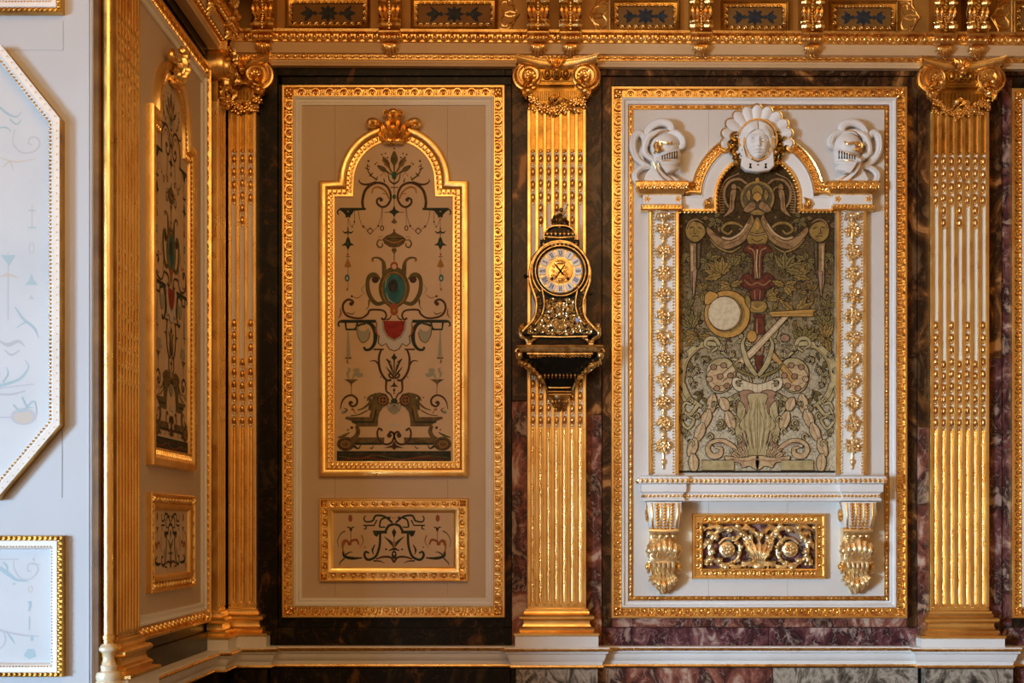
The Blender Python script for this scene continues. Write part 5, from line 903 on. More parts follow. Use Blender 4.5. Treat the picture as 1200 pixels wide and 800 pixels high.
m.tube([(888+22.5*cos(a), 163-23.5*sin(a), 20) for a in np.linspace(R(200), R(-20), 30)], 1.1, 6)
m.tube([(888+16.4*cos(a), 166+22.5*sin(a), 24) for a in np.linspace(R(-10), R(190), 26)], .8, 6)
m.build('gilt_rims', GOLD, hs, wref=20)
# face: one displaced surface
def G_(x, y, cx_, cy_, sx, sy): return np.exp(-((x-cx_)/sx)**2-((y-cy_)/sy)**2)
nr, na = 34, 72; rr_ = np.linspace(0, 1, nr); aa = np.arange(na+1)*2*pi/na
Rg, Ag = np.meshgrid(rr_, aa, indexing='ij'); x = Rg*np.cos(Ag); y = Rg*np.sin(Ag)
ux = 888.3+x*15.8*(1-.16*np.clip(y, 0, 1)**1.4); vy = 164.5+y*22.5
w = 15+14*np.sqrt(np.clip(1-Rg**2.3, 0, 1))
ey = -.02; w += 3.4*G_(x, y, 0, .15, .15, .26)+1.9*G_(x, y, 0, .33, .20, .08)-1.0*G_(x, y, 0, .43, .5, .05)
for s in (-1, 1):
    w += -5.0*G_(x, y, s*.37, ey, .24, .10)+2.6*G_(x, y, s*.38, ey+.02, .15, .055)+2.2*G_(x, y, s*.42, ey-.19, .30, .06)+1.5*G_(x, y, s*.52, .32, .25, .2)-.5*G_(x, y, s*.38, ey+.09, .2, .03)
w += 2.4*G_(x, y, 0, .50, .24, .045)+2.4*G_(x, y, 0, .62, .20, .05)-2.4*G_(x, y, 0, .56, .28, .026)+2.8*G_(x, y, 0, .83, .26, .12)-1.8*G_(x, y, 0, .71, .24, .04)-1.2*G_(x, y, 0, .38, .3, .04)
MB().grid(np.stack([ux, vy, w], -1)).build('face', WHITE, hs, wref=24)
m = MB()
for s in (-1, 1):
    m.tube([(888.3+s*(6+a_), 163.4-1.5*math.sqrt(max(0, 1-(a_/3.4)**2)), 27.6-abs(a_)*.25) for a_ in np.linspace(-3.3, 3.3, 9)], .55, 5); m.tube([(888.3+s*(6+a_), 165.2+.5*math.sqrt(max(0, 1-(a_/3.4)**2)), 27.4-abs(a_)*.25) for a_ in np.linspace(-3, 3, 9)], .4, 5); m.ball((888.3+s*6, 164.4, 26.2), (2.6, 1.3, 1.6), 8, 6)
    m.tube([(888.3+s*(2.6), 161.0, 28.2), (888.3+s*6, 159.4, 28.6), (888.3+s*10, 160.8, 26.6)], [.6, .9, .5], 5)
m.build('eyelids', WHITE, hs, wref=24, kind='stuff')
m = MB()
for s in (-1, 1):
    for k in range(6):
        r0 = 17+k*1.1; p = smooth([(888+s*.8, 151.5-k*1.7, 28.5-k*.9), (888+s*(6.5+k*.5), 152.5-k*1.3, 28.6-k*.9), (888+s*(12+k*.8), 157-k*1., 25.6-k*.9), (888+s*(15.2+k*.9), 164+k*.3, 21-k*.5), (888+s*(17+k*.8), 172+k, 18)], 5); m.tube(p, [1.2, 2.0, 2.2, 1.8, .9], 6)
    for k in range(5):
        a = k*1.3; p = spiral(888+s*(18+k % 2*2), 165+k*4.2, 3.4, .8, a, 1.1*s, 14); m.tube(np.c_[p, np.full(14, 18)], [1.4, 1.0], 5)
    m.tube(smooth([(888+s*15, 156, 22), (888+s*20, 160, 20), (888+s*24, 158, 17)], 5), [1, 2.2, .8], 6)
m.ball((888, 149, 12), (18, 12, 12), 14, 8); m.build('hair', WHITE, hs, wref=24)
m = MB(); m.poly([(871, 172), (869, 184), (868.5, 194), (874, 199.5), (888, 201.5), (902, 199.5), (907.5, 194), (907, 184), (905, 172), (901, 184), (888, 190.5), (875, 184)], 12, 22, bev=1.2); m.lathe((888, 181, 8), [(15, 0), (14, 9), (9, 12)], 18, axis='w')
m.build('collar', WHITE, hs, wref=20)
m = MB()
for x_ in (879, 897): m.poly([(x_-1.6, 192), (x_+1.6, 192), (x_+.7, 194.4), (x_+1.8, 197.6), (x_-1.8, 197.6), (x_-.7, 194.4)], 21, 22.4)
m.ball((888, 193.5, 22), 1.1, 6, 4); m.build('collar_piercings', EBONY, hs, wref=20, kind='stuff')
for s in (-1, 1):
    m = MB()
    for k, (du, dv, r) in enumerate(((25, 159, 6.5), (27, 168, 7), (24, 177, 5), (29, 175, 4), (22, 184, 3.4))):
        m.tube(w3(arc(888+s*du, dv, r, .3*k, .3*k+4.9, 16, r*.8), 18), [1.2, 2, 1.6, .8], 6); m.ball((888+s*du, dv, 15), (r*.6, r*.5, 3), 8, 5)
    m.leaf([(888+s*22, 190, 14), (888+s*27, 180, 18), (888+s*34, 172, 13)], 8, 3, 0, 3); m.leaf([(888+s*19, 196, 12), (888+s*24, 188, 15), (888+s*22, 178, 14)], 6, 3, 0, 3)
    m.build('ribbon_drop', GREENG, hs, wref=20)

# ---------------------------------------------------------------- helmets
def helmet(label):
    wr = 22; t = thing('carved_helmet', label, 'carving', 774, 213, 3, 'white carved helmets with plumes', wref=wr)
    m = MB()   # skull and neck
    m.ball((780, 169, 8), (18, 17, 15), 20, 12, 0, -.25); m.ball((776, 184, 6), (13, 20, 12), 16, 10)
    m.poly(smooth([(764, 193), (757, 213), (800, 213), (794, 206), (780, 198), (772, 190)], 3, True), 3, 14, bev=1.5)
    m.build('skull', WHITE, t, wref=wr)
    m = MB()   # visor: slit plate above, jaw plate below
    A = np.zeros((22, 9, 3)); X = np.linspace(0, 1, 22)
    def band(top, bot, bulge, push):
        A = np.zeros((22, 11, 3))
        for i, x_ in enumerate(X):
            for j, y_ in enumerate(np.linspace(0, 1, 11)):
                tu = top[0]+(top[2]-top[0])*x_; tv = top[1]+(top[3]-top[1])*x_; bu = bot[0]+(bot[2]-bot[0])*x_; bv = bot[1]+(bot[3]-bot[1])*x_
                A[i, j] = (tu+(bu-tu)*y_+push*sin(pi*y_)*x_, tv+(bv-tv)*y_, 10+15*math.sqrt(max(0, 1-(x_*.96)**3))+bulge*sin(pi*y_))
        return A
    m.grid(band((768, 186, 797, 172), (768, 191, 797, 188), 3, 1)); m.grid(band((771, 189, 797, 187), (776, 196, 794, 194), 3, 1.5)); m.grid(band((772, 191, 796, 194), (780, 203, 786, 203), 2, 4))
    m.tube(smooth([(768, 191, 22), (782, 189.5, 24), (797, 187, 12)], 6), 1.1, 6); m.tube(smooth([(770, 186, 22), (783, 179, 24), (797, 172.5, 12)], 6), .9, 6)
    v = m.build('visor', WHITE, t, wref=wr)
    m = MB()
    for k in range(7): u_ = 775+k*2.9; m.box(u_, u_+1.2, 183.4-k*1.1, 188.2-k*.35, 14, 10.7+15*math.sqrt(max(0, 1-((u_-768)/29*.96)**3))+2.6)
    m.build('visor_slits', EBONY, v, wref=wr)
    m = MB()   # gilt trim
    sp = spiral(771, 171, 5.2, 1.2, 2.4, 1.5, 30); m.tube(np.c_[sp, np.full(30, 25)], [1.3, .9], 5)
    m.tube(smooth([(770, 166, 24), (778, 168, 27), (784, 170, 27), (788, 166, 25)], 6), [.5, 1.5, .6], 5); m.tube(smooth([(766, 160, 18), (774, 154, 21), (784, 152, 20)], 6), .7, 5)
    m.tube(smooth([(769, 187, 24), (783, 180.5, 25.6), (797, 173.5, 14)], 6), .6, 5); m.tube(smooth([(769, 190, 24), (783, 188.6, 25.6), (798, 186, 14)], 6), .7, 5); m.leaf([(766, 180, 24), (771, 176, 26), (777, 177, 24)], 5, 2, 0, 3)
    m.tube(smooth([(765.5, 190, 23), (770, 200, 22), (778, 208, 18), (788, 212, 14)], 6), .7, 5); m.tube(smooth([(770, 189, 23), (774, 197, 22), (782, 204, 18), (791, 209.5, 14)], 6), .7, 5)
    m.build('gilt_trim', GOLD, t, wref=wr)
    m = MB(); m.tube(smooth([(768, 189, 19), (772, 199, 19), (780, 206, 16), (790, 211, 12)], 6), 2.8, 8, fw=.6); m.tube(smooth([(768, 186, 12), (756, 176, 14), (760, 160, 17), (772, 153, 17), (782, 152, 15)], 8), [3, 3.8, 3.8, 3, 1.8], 8); m.build('strap', WHITE, t, wref=wr)
    m = MB()   # curling plumes
    for pts, r in (([(762, 192, 8), (749, 184, 9), (743, 172, 10), (744, 158, 11), (750, 153, 12), (755, 158, 11), (755, 166, 9)], [2.5, 4, 4.6, 4.8, 4.4, 3.4, 1.8]), ([(760, 168, 10), (759, 154, 11), (765, 145, 13), (776, 141, 14), (786, 144, 14), (788, 151, 12), (783, 155, 10)], [2.5, 4.6, 5, 5, 5.2, 5, 3.5]), ([(780, 158, 10), (786, 152, 12), (794, 154, 13), (800, 160, 13), (801, 167, 12), (796, 171, 10)], [2.5, 4, 4.6, 5, 4.8, 3]),
                   ([(764, 192, 8), (752, 194, 9), (745, 202, 10), (748, 211, 10), (756, 212, 8)], [2, 3.6, 4.4, 4, 3]), ([(756, 190, 6), (752, 178, 7), (756, 166, 7)], [2, 3.5, 2.5])):
        p = smooth(pts, 7); m.tube(p, r, 10)
        for o in (-1, 1): q = p.copy(); q[:, 2] += np.interp(np.linspace(0, 1, len(p)), np.linspace(0, 1, len(r)), r)*.8; q[:, 0] += o*1.2; m.tube(q, [.8, 1.3, 1.3, .8], 5)
    m.build('plumes', WHITE, t, wref=wr)
    return t
h1 = helmet('white carved helmet facing right, standing on the left block of the surround')
h2 = copy_tree(h1, loc=((2*888-774-CU)*S*(1-22/D), h1.location[1], h1.location[2]), label='white carved helmet facing left, standing on the right block of the surround')
for ch in list(h2.children):                                  # mirrored meshes for the facing helmet
    for o in [ch]+list(ch.children):
        me = o.data.copy(); n = len(me.vertices); co = np.zeros(n*3, np.float32); me.vertices.foreach_get('co', co); co = co.reshape(-1, 3); co[:, 0] *= -1; me.vertices.foreach_set('co', co.ravel()); me.flip_normals(); me.update(); o.data = me
# ================================================================ clock and its bracket
wr = 34
ck = thing('cartel_clock', 'black and brass baroque clock with a round dial hanging on the middle pilaster', 'clock', 656, 405, 14, wref=wr)
uc = 656.
def sym(pts): return list(pts)+[(2*uc-a, b) for a, b in pts[::-1]]
sil = sym([tuple(p) for p in smooth([(656, 281), (645, 283), (634, 289), (624, 301), (619.5, 316), (620, 331), (624, 343), (627, 354), (626.5, 366), (623, 375), (616, 383), (610.5, 390), (612, 394)], 5)])
MB().poly(sil, 13, 38, bev=2.2).build('case', EBONY, ck, wref=wr)
m = MB()
half = smooth([(656, 283), (645, 285), (635, 291), (625.5, 303), (621, 317), (621.5, 331), (625.5, 343), (628.5, 354), (628, 366), (624.5, 375), (617.5, 383), (612, 389)], 6)
inner = smooth([(634, 336), (637, 348), (637.5, 360), (634, 371), (627, 381)], 6)
for h_, r in ((half, 1.5), (inner, 1.0)): m.tube(np.c_[h_, np.full(len(h_), 38.6)], r, 6)
r_ = random.Random(5)
for i in range(3, len(half)-2, 2):                                # brass arabesque inlay along the dark border
    a, b = half[i]; c_ = np.array([uc, 318 if b < 345 else b]); d = (c_-half[i]); d = d/np.linalg.norm(d); q = half[i]+d*3.8
    sp = spiral(q[0], q[1], 2.1, .6, r_.uniform(0, 6), 1.1*(1 if i % 4 else -1), 10); m.tube(np.c_[sp, np.full(10, 38.3)], .45, 4)
m.mirror(uc); m.build('brass_mouldings', BRASS, ck, wref=wr, kind='stuff')
# hood and finial figure
m = MB(); m.poly(sym([(638, 285), (636, 276), (641, 268), (649, 264)]), 14, 34, bev=3); m.box(633, 679, 281, 285.5, 14, 37, bev=1); hd = m.build('hood', EBONY, ck, wref=wr)
m = MB(); m.tube([(637, 277, 33), (656, 279, 36), (675, 277, 33)], 1.2, 6); m.tube(np.c_[smooth(sym([(639, 282), (637, 276), (641, 268.5), (649, 264.5)]), 3), np.full(22, 33.5)][:22], 1.0, 6)
for k in range(7): u = 641+k*5; m.leaf([(u, 269, 33), (u, 274, 35.5), (u, 278.5, 35)], 4.6, 1.8, 0, 2, nt=8, ns=5)
for k in range(9): m.leaf([(637+k*4.75, 284, 37), (637+k*4.75, 287, 38), (637+k*4.75, 290+abs(k-4)*-.6+1, 38)], 4, 1.4, 0, 2, nt=6, ns=5)
m.ball((656, 266, 27), (9, 3.2, 6), 12, 6); m.build('hood_mounts', BRASS, hd, wref=wr, kind='stuff')
m = MB()                                                          # seated winged figure
m.tube([(656, 264, 26), (655, 258, 27), (656.5, 252, 27), (657, 248, 27)], [4.6, 4.2, 3.4, 2.0], 9); m.ball((657.8, 244.6, 27.5), (2.5, 3, 2.6), 9, 7)
m.tube(smooth([(655, 259, 29), (651.5, 262, 31), (652, 266.5, 31)], 4), [2.6, 2.2, 1.2], 7); m.tube(smooth([(657, 259, 29), (661, 262, 31), (660, 266.5, 31)], 4), [2.6, 2.2, 1.2], 7)
m.tube(smooth([(659, 250, 28), (662.5, 246.5, 29), (665, 240, 29)], 4), [1.7, 1.3, .9], 6); m.tube(smooth([(654.5, 250.5, 28), (651.5, 254, 30), (653, 258, 31)], 4), [1.7, 1.3, .9], 6); m.ball((665.3, 238.8, 29), 1.2, 6, 4)
m.leaf([(655, 252, 24), (650, 253, 22), (646.5, 260, 21)], 6, 2, 0, 3); m.leaf([(658, 254, 24), (664, 256, 22), (667, 262, 21)], 5, 2, 0, 3); m.ball((656, 266.5, 27), (7, 2, 5), 10, 5)
m.build('finial_figure', mat('dark_bronze', (.30, .20, .09), .32, 1., (.10, .07, .03), 60), ck, wref=wr)
# dial
dc = (656.7, 318.4)
MB().lathe((*dc, 36), [(33, 0), (33, 2), (32, 2.6), (28.3, 2.4), (26.2, 1.6)], 48, axis='w').build('bezel_ground', EBONY, ck, wref=wr)
m = MB(); m.lathe((*dc, 36), [(29.9, 0), (30.2, 5), (29.6, 6.2), (28.9, 6.2), (28.4, 5), (28.2, 2)], 48, axis='w'); m.lathe((*dc, 36), [(26.4, 2), (26.2, 3), (25.4, 3.2), (25, 2.6), (.1, 2.4)], 48, axis='w'); m.tube(w3(arc(*dc, 33.4, .75*pi, 2.25*pi, 40), 39), 1.0, 6)
dl = m.build('dial', BRASS, ck, wref=wr)
m = MB(); m.lathe((*dc, 38.5), [(14.5, 0), (14, 1.4), (12.8, 1.6), (.1, 1.8)], 36, axis='w')
r_ = random.Random(8)
for k in range(26): a = r_.uniform(0, 6.3); q = r_.uniform(3, 11.5); sp = spiral(dc[0]+cos(a)*q, dc[1]+sin(a)*q, 1.9, .6, a, 1, 9); m.tube(np.c_[sp, np.full(9, 40.3)], .5, 4)
m.ball((656.7, 308.5, 40), (7, 2.6, 1.6), 10, 5); m.ball((656.7, 329, 40), (5, 2, 1.4), 8, 5); m.build('chased_centre', GOLD, dl, wref=wr)
ENAMEL = mat('white_enamel', (.82, .83, .86), .15); NBLUE = mat('blue_enamel', (.015, .025, .16), .3)
NUM = ['XII', 'I', 'II', 'III', 'IIII', 'V', 'VI', 'VII', 'VIII', 'IX', 'X', 'XI']
for h_ in range(12):
    m = MB(); a = -pi/2+h_*pi/6; ca, sa = cos(a), sin(a); R0 = 20.6
    def put(x_, y_): return (dc[0]+ca*(R0+y_)-sa*x_, dc[1]+sa*(R0+y_)+ca*x_)     # x across, y outwards
    o_ = [put(x_, y_) for x_, y_ in [(-3.4, -3.9), (3.4, -3.9), (4.4, -1), (4.7, 2.4), (3.4, 4.3), (0, 4.8), (-3.4, 4.3), (-4.7, 2.4), (-4.4, -1)]]
    m.poly(smooth(o_, 4, True), 38.4, 40.2, 0, bev=.4)
    s_ = NUM[h_]; wdt = {'I': 1.25, 'V': 2.5, 'X': 2.6}; tot = sum(wdt[c] for c in s_); sc_ = min(1, 6.2/tot); x0 = -tot*sc_/2
    for c in s_:
        w_ = wdt[c]*sc_; xm = x0+w_/2; L1 = lambda p, q, t_: m.ribbon([put(*p), put(*q)], t_, 40.32, 1)
        if c == 'I': L1((xm, -2.7), (xm, 3.0), .75*max(.75, sc_)); L1((xm-.5, 3.0), (xm+.5, 3.0), .35); L1((xm-.5, -2.7), (xm+.5, -2.7), .35)
        elif c == 'V': L1((xm-w_*.36, 3.0), (xm, -2.7), .9); L1((xm+w_*.36, 3.0), (xm, -2.7), .4); L1((xm-w_*.5, 3.), (xm+w_*.5, 3.), .35)
        else: L1((xm-w_*.36, 3.0), (xm+w_*.36, -2.7), .9); L1((xm+w_*.36, 3.0), (xm-w_*.36, -2.7), .4); L1((xm-w_*.5, 3.), (xm+w_*.5, 3.), .3); L1((xm-w_*.5, -2.7), (xm+w_*.5, -2.7), .3)
        x0 += w_
    m.build('numeral_plaque', [ENAMEL, NBLUE], dl, wref=wr, smooth_=False)
for (u, v) in ((646.8, 327.5), (665.6, 327.5)): MB().lathe((u, v, 39.5), [(1.9, 0), (1.9, 1.2), (.1, 1.2)], 10, axis='w').build('winding_hole', EBONY, dl, wref=wr)
for nm, tip_, tail, w_ in (('hour_hand', (649, 309.5), (661, 323.5), 1.9), ('minute_hand', (649.3, 329), (662, 311), 1.5)):
    m = MB(); m.tube([(*tail, 41.6), (*dc, 41.8), (*tip_, 41.6)], [.6, w_*.62, .35], 5); m.ball((*dc, 42), 1.6, 8, 5); m.build(nm, EBONY, dl, wref=wr)
# pierced brass apron
m = MB(); ap_ = sym([(638, 350), (637.5, 362), (633, 373), (625, 382), (616, 388), (622, 394), (638, 395)])
m.poly(ap_, 36, 38.6); cs = m.build('apron_ground', EBONY, ck, wref=wr)
m = MB(); r_ = random.Random(2)
for (u, v, r0, a, tn) in [(650, 358, 5, 0, 1.2), (645, 366, 5, 2, -1.3), (651, 371, 4.5, 1, 1.2), (641, 375, 5, 3, 1.3), (648, 381, 5, 0, -1.3), (636, 383, 4.6, 1, 1.3), (629, 387, 4, 2, -1.2), (642, 389, 3.6, 0, 1.2), (652, 389, 3.8, 2, 1.3), (643, 355, 3.4, 1, 1.1), (653, 364, 3.2, 4, 1.2), (634, 377, 3, 2, 1.1), (621, 389, 3, 0, 1.2), (654, 378, 3, 1, -1.1), (647, 352, 3, 2, 1.1)]:
    sp = spiral(u, v, r0, .9, a, tn, 22); m.tube(np.c_[sp, np.full(22, 39.2)], [.7, 1.3, .8], 5); m.leaf([(u+r0*cos(a), v+r0*sin(a), 38.6), (u+r0*1.5*cos(a+.5), v+r0*1.5*sin(a+.5), 40), (u+r0*1.8*cos(a+1), v+r0*1.8*sin(a+1), 39)], 3.2, 1.2, 0, 2, nt=7, ns=5)
from math import hypot
for q in range(420):
    u, v = r_.uniform(614, 656), r_.uniform(351, 394)
    lim = np.interp(v, [350, 362, 373, 382, 388, 395], [638, 637.5, 633, 625, 616, 623])
    if u < lim+2.5: continue
    r0 = r_.uniform(1.4, 2.6); sp = spiral(u, v, r0, .5, r_.uniform(0, 6.3), r_.choice((-.8, .8)), 9)
    if q % 3 == 0: m.tube(np.c_[sp, np.full(9, 38.9+r_.random())], [.5, .9, .6], 4)
    if q % 9 == 0: m.leaf([(u, v, 38.6), (u+r_.uniform(-3, 3), v-2, 40.4), (u+r_.uniform(-4, 4), v-4, 39)], 3.4, 1.2, 0, 2, nt=6, ns=5)
m.mirror(uc); m.ball((656, 369, 40), (3, 4.5, 2.4), 9, 6); m.ball((656, 360, 40), (2, 2.6, 2)); m.leaf([(656, 392, 39), (656, 384, 42), (656, 376, 40)], 7, 2, 0, 3); m.leaf([(656, 366, 39), (656, 357, 41), (656, 350, 40)], 5, 2, 0, 3)
m.tube([(624, 394.5, 38), (656, 395.5, 39), (688, 394.5, 38)], 1.1, 6); m.build('pierced_apron', mat('pale_brass', (.88, .70, .40), .3, 1., (.60, .42, .18), 60, .45, .6), ck, wref=wr)
for s in (-1, 1):
    m = MB(); X = lambda a: uc+s*(a-uc)
    p = smooth([(X(626), 377), (X(616), 384), (X(610.5), 388), (X(611), 394), (X(617), 398), (X(619.5), 404)], 6); m.tube(np.c_[p, np.full(len(p), 36)], [1.5, 2.2, 2.6, 2.4, 2.2, 2.4], 8)
    p = spiral(X(612.5), 387.5, 4.6, 1, 0, 1.3*s, 20); m.tube(np.c_[p, np.full(20, 36)], 1.1, 5); m.leaf([(X(630), 396, 37), (X(624), 399, 39), (X(620), 405, 38)], 6, 2, 0, 3); m.leaf([(X(616), 378, 36), (X(611), 383, 39), (X(610), 392, 37)], 5, 2, 0, 3)
    m.box(min(X(616.5), X(623)), max(X(616.5), X(623)), 402, 405.4, 30, 40, bev=.8); m.build('scroll_foot', BRASS, ck, wref=wr)
m = MB(); m.box(624, 688, 395, 405.2, 14, 34); m.build('plinth_box', EBONY, ck, wref=wr, smooth_=False)
m = MB()
for k in range(15): sp = spiral(630+k*3.7, 400.5, 2.2, .5, k, 1.1, 10); m.tube(np.c_[sp, np.full(10, 34.4)], .4, 4)
m.build('plinth_inlay', DGOLD, ck, wref=wr, kind='stuff')
m = MB(); m.ball((616, 324, 36), (2.6, 2.6, 2.6), 10, 6); m.tube([(617, 324, 34), (622, 324, 34)], 1, 6); m.build('door_knob', EBONY, ck, wref=wr); m = MB(); m.ball((692, 345, 34), 1.6, 8, 5); m.tube([(690, 345, 32), (695, 344, 33)], .6, 5); m.build('key_escutcheon', EBONY, ck, wref=wr)
m = MB(); m.ball((676.5, 375.5, 40), (3, 2.6, 1.2), 12, 6); m.build('blue_enamel_boss', mat('pale_blue_enamel', (.38, .45, .75), .2), ck, wref=wr)

bk = thing('clock_bracket', 'black lacquer and brass bracket shelf with a pointed finial carrying the clock', 'bracket', 656, 480, 14, wref=wr)
pl = [(705.5, 13), (705.5, 50), (606.5, 50), (606.5, 13)]
MB().sweep(pl, [(-50, 405.4), (0, 405.6), (.8, 406.4), (.6, 408), (-1, 408.6), (-1.5, 411), (-3, 413.5), (-6, 414.5), (-50, 414.8)], closed=False, axes='uw', mats=[1, 1, 1, 0, 0, 0, 0, 0]).build('shelf', [BRASS, DGOLD], bk, wref=wr)
m = MB(); pr = [(414.5, 45, 44), (420, 44, 43), (428, 38, 38), (437, 31, 32), (446, 20, 26), (452, 16, 22), (456, 13.5, 20)]
A = np.zeros((len(pr), 9, 3))
for i, (v, h, w) in enumerate(pr):
    for j, q in enumerate([(-1, 13), (-1, 13+(w-13)*.8), (-.86, w), (-.4, w+1.5), (0, w+2), (.4, w+1.5), (.86, w), (1, 13+(w-13)*.8), (1, 13)]): A[i, j] = (uc+q[0]*h, v, q[1])
m.grid(A); m.box(uc-13.5, uc+13.5, 455, 459, 13, 21); m.build('body', EBONY, bk, wref=wr)
m = MB()
for k in range(17): 
    x_ = -34+k*4.25; sp = spiral(uc+x_, 418+.12*abs(x_)*.2, 2.3, .6, k*.7, 1.1, 12); m.tube(np.c_[sp, np.full(12, 46.4)], .6, 4)
m.tube([(uc-38, 415.6, 46), (uc, 416, 47), (uc+38, 415.6, 46)], 1.5, 6)
for k in range(11): m.leaf([(uc-22+k*4.4, 437.5, 34), (uc-22+k*4.4, 440, 35), (uc-22+k*4.4, 443.6, 32)], 3.6, 1.2, 0, 1, nt=6, ns=5)
m.tube([(uc-13, 453, 25), (uc, 453.4, 26.5), (uc+13, 453, 25)], 1.1, 6); m.build('inlay_band', BRASS, bk, wref=wr, kind='stuff')
for s in (-1, 1):
    m = MB(); X = lambda a: uc+s*(a-uc)
    m.ball((X(609), 417, 42), (4.6, 6, 5), 12, 8); m.ball((X(609), 418, 46.4), (1.2, 1.6, 1.6), 6, 4); m.ball((X(607.4), 415.8, 46), 1, 6, 4); m.ball((X(611), 415.8, 46), 1, 6, 4); m.tube(w3(arc(X(609), 413.6, 4.4, pi, 2*pi, 10), 44), 1.5, 6)
    for k, (a, b, c_, d) in enumerate(((609, 422, 615, 430), (612, 423, 622, 432), (615, 424, 629, 436), (610, 421, 612, 428), (616, 419, 622, 423), (620, 428, 634, 441), (628, 436, 640, 450))): m.leaf([(X(a), b, 41-k), ((X(a)+X(c_))/2, (b+d)/2+1, 42-k), (X(c_), d, 37-k*1.4)], 7, 2.6, 0, 3)
    m.tube(smooth([(X(609), 424, 40), (X(622), 435, 35), (X(634), 442, 30), (X(641), 455, 24)], 6), [2, 1.6, 1.3, 1.3], 6); m.build('corner_mask_mount', BRASS, bk, wref=wr)
m = MB(); m.box(642, 670, 456.5, 459, 13, 25, bev=.8); m.box(641.5, 670.5, 459, 463, 13, 24, bev=1.4); m.lathe((uc, 0, 15), [(13, 462.5), (12.6, 465), (10.5, 469), (6.5, 473.5), (3.2, 477), (2.4, 479), (.1, 481)], 20)
for k in range(5): m.leaf([(uc+(k-2)*5.4, 464, 25-abs(k-2)*2.4), (uc+(k-2)*3.8, 470, 25-abs(k-2)*2), (uc+(k-2)*1, 478, 18)], 6, 1.8, 0, 3)
m.build('finial', mat('soft_brass', (.55, .34, .14), .34, 1., (.30, .17, .06), 30), bk, wref=wr)

# ================================================================ cornice brackets and painted coffers
def cbracket():
    t = thing('cornice_bracket', 'x', 'bracket', 456.5, 68, 0, 'gilded brackets along the cornice frieze', wref=28)
    uc = 456.5; m = MB(); pr = smooth([(40, 26), (37, 31), (32, 34), (27, 33), (22, 28), (14, 28), (6, 33), (0, 38), (-10, 46), (-24, 56), (-40, 60)], 3)
    A = np.zeros((len(pr), 6, 3))
    for i, (v, w) in enumerate(pr):
        for j, q in enumerate(((-12.5, 5), (-12.5, w-1), (-11.5, w), (11.5, w), (12.5, w-1), (12.5, 5))): A[i, j] = (uc+q[0], v, q[1])
    m.grid(A); b = m.build('bracket_body', GOLDOLD, t, wref=28)
    m = MB()
    for v, w, r in ((31.5, 33.5, 4), (25.5, 30, 2.4), (4, 35, 3.6), (-3, 40, 2.5)):
        for dx in (-8.4, 8.4): m.tube([(uc+dx-4.4, v, w-1), (uc+dx, v, w+.6), (uc+dx+4.4, v, w-1)], [r*.75, r, r*.75], 8)
    for k in range(14): v = 36-k*3; m.ball((uc, v, np.interp(-v, -pr[:, 0], pr[:, 1])+1.2), (1.7, 1.6, 1.6), 6, 4)
    for dx in (-9, -4.2, 4.2, 9): m.leaf([(uc+dx*.9, 23, 28), (uc+dx*1.1, 17, 31), (uc+dx*1.2, 9, 34)], 6.4, 3, 0, 3); m.leaf([(uc+dx*.9, -4, 40), (uc+dx*1.1, -12, 48), (uc+dx*1.2, -22, 56)], 6.4, 3, 0, 3)
    m.build('scroll_and_leaves', GOLD, b, wref=28)
    m = MB(); m.box(uc-13.5, uc+13.5, 39, 42.4, 5, 36, bev=1); m.box(uc-12, uc+12, 42, 49, 5, 31, bev=2)
    for k in range(4): m.ball((uc-9.6+k*6.4, 45.4, 31), (2.5, 3, 2.2), 7, 5)
    m.build('cap', GOLD, t, wref=28)
    m = MB()
    for a in (-1.1, -.7, -.35, 0, .35, .7, 1.1): m.leaf([(uc+a*6, 50, 24), (uc+sin(a)*8, 55, 27), (uc+sin(a)*11.5, 50+cos(a)*15, 23)], 5.5, 2.4, 0, 3, nt=9, ns=5)
    m.ball((uc, 54.5, 26.5), (3, 3, 2.5)); m.build('pendant_leaf', GOLD, t, wref=28)
    return t
BL = ['behind the corner, nearest to the dark corner', 'between the first and second painted frieze panels', 'left one of the pair over the middle pilaster', 'right one of the pair over the middle pilaster',
      'between the third and fourth painted frieze panels', 'between the fourth and fifth painted frieze panels', 'left one of the pair over the right pilaster', 'right one of the pair over the right pilaster']
cb = cbracket(); cb['label'] = 'gilded cornice bracket with pendant leaf, '+BL[1]; kk = 1-28/D
cb.location.z -= tilt(456.5)*S*kk; bz = EYE+(CV-68)*S*kk
for i, u in enumerate((308, None, 630.5, 668.5, 821.5, 951.5, 1107, 1145)):
    if u: copy_tree(cb, loc=((u-CU)*S*kk, 0, bz-tilt(u)*S), label='gilded cornice bracket with pendant leaf, '+BL[i].replace('behind the corner, ', ''))
for i, a in enumerate((62, 150, 238, 326)):
    copy_tree(cb, loc=(cb.location.x*0+(256-CU)*S, -a*S, bz-tilt(256)*S), rz=R(90), label='gilded cornice bracket on the left wall, '+['nearest to the corner', 'second from the corner', 'third from the corner', 'farthest from the corner'][i])
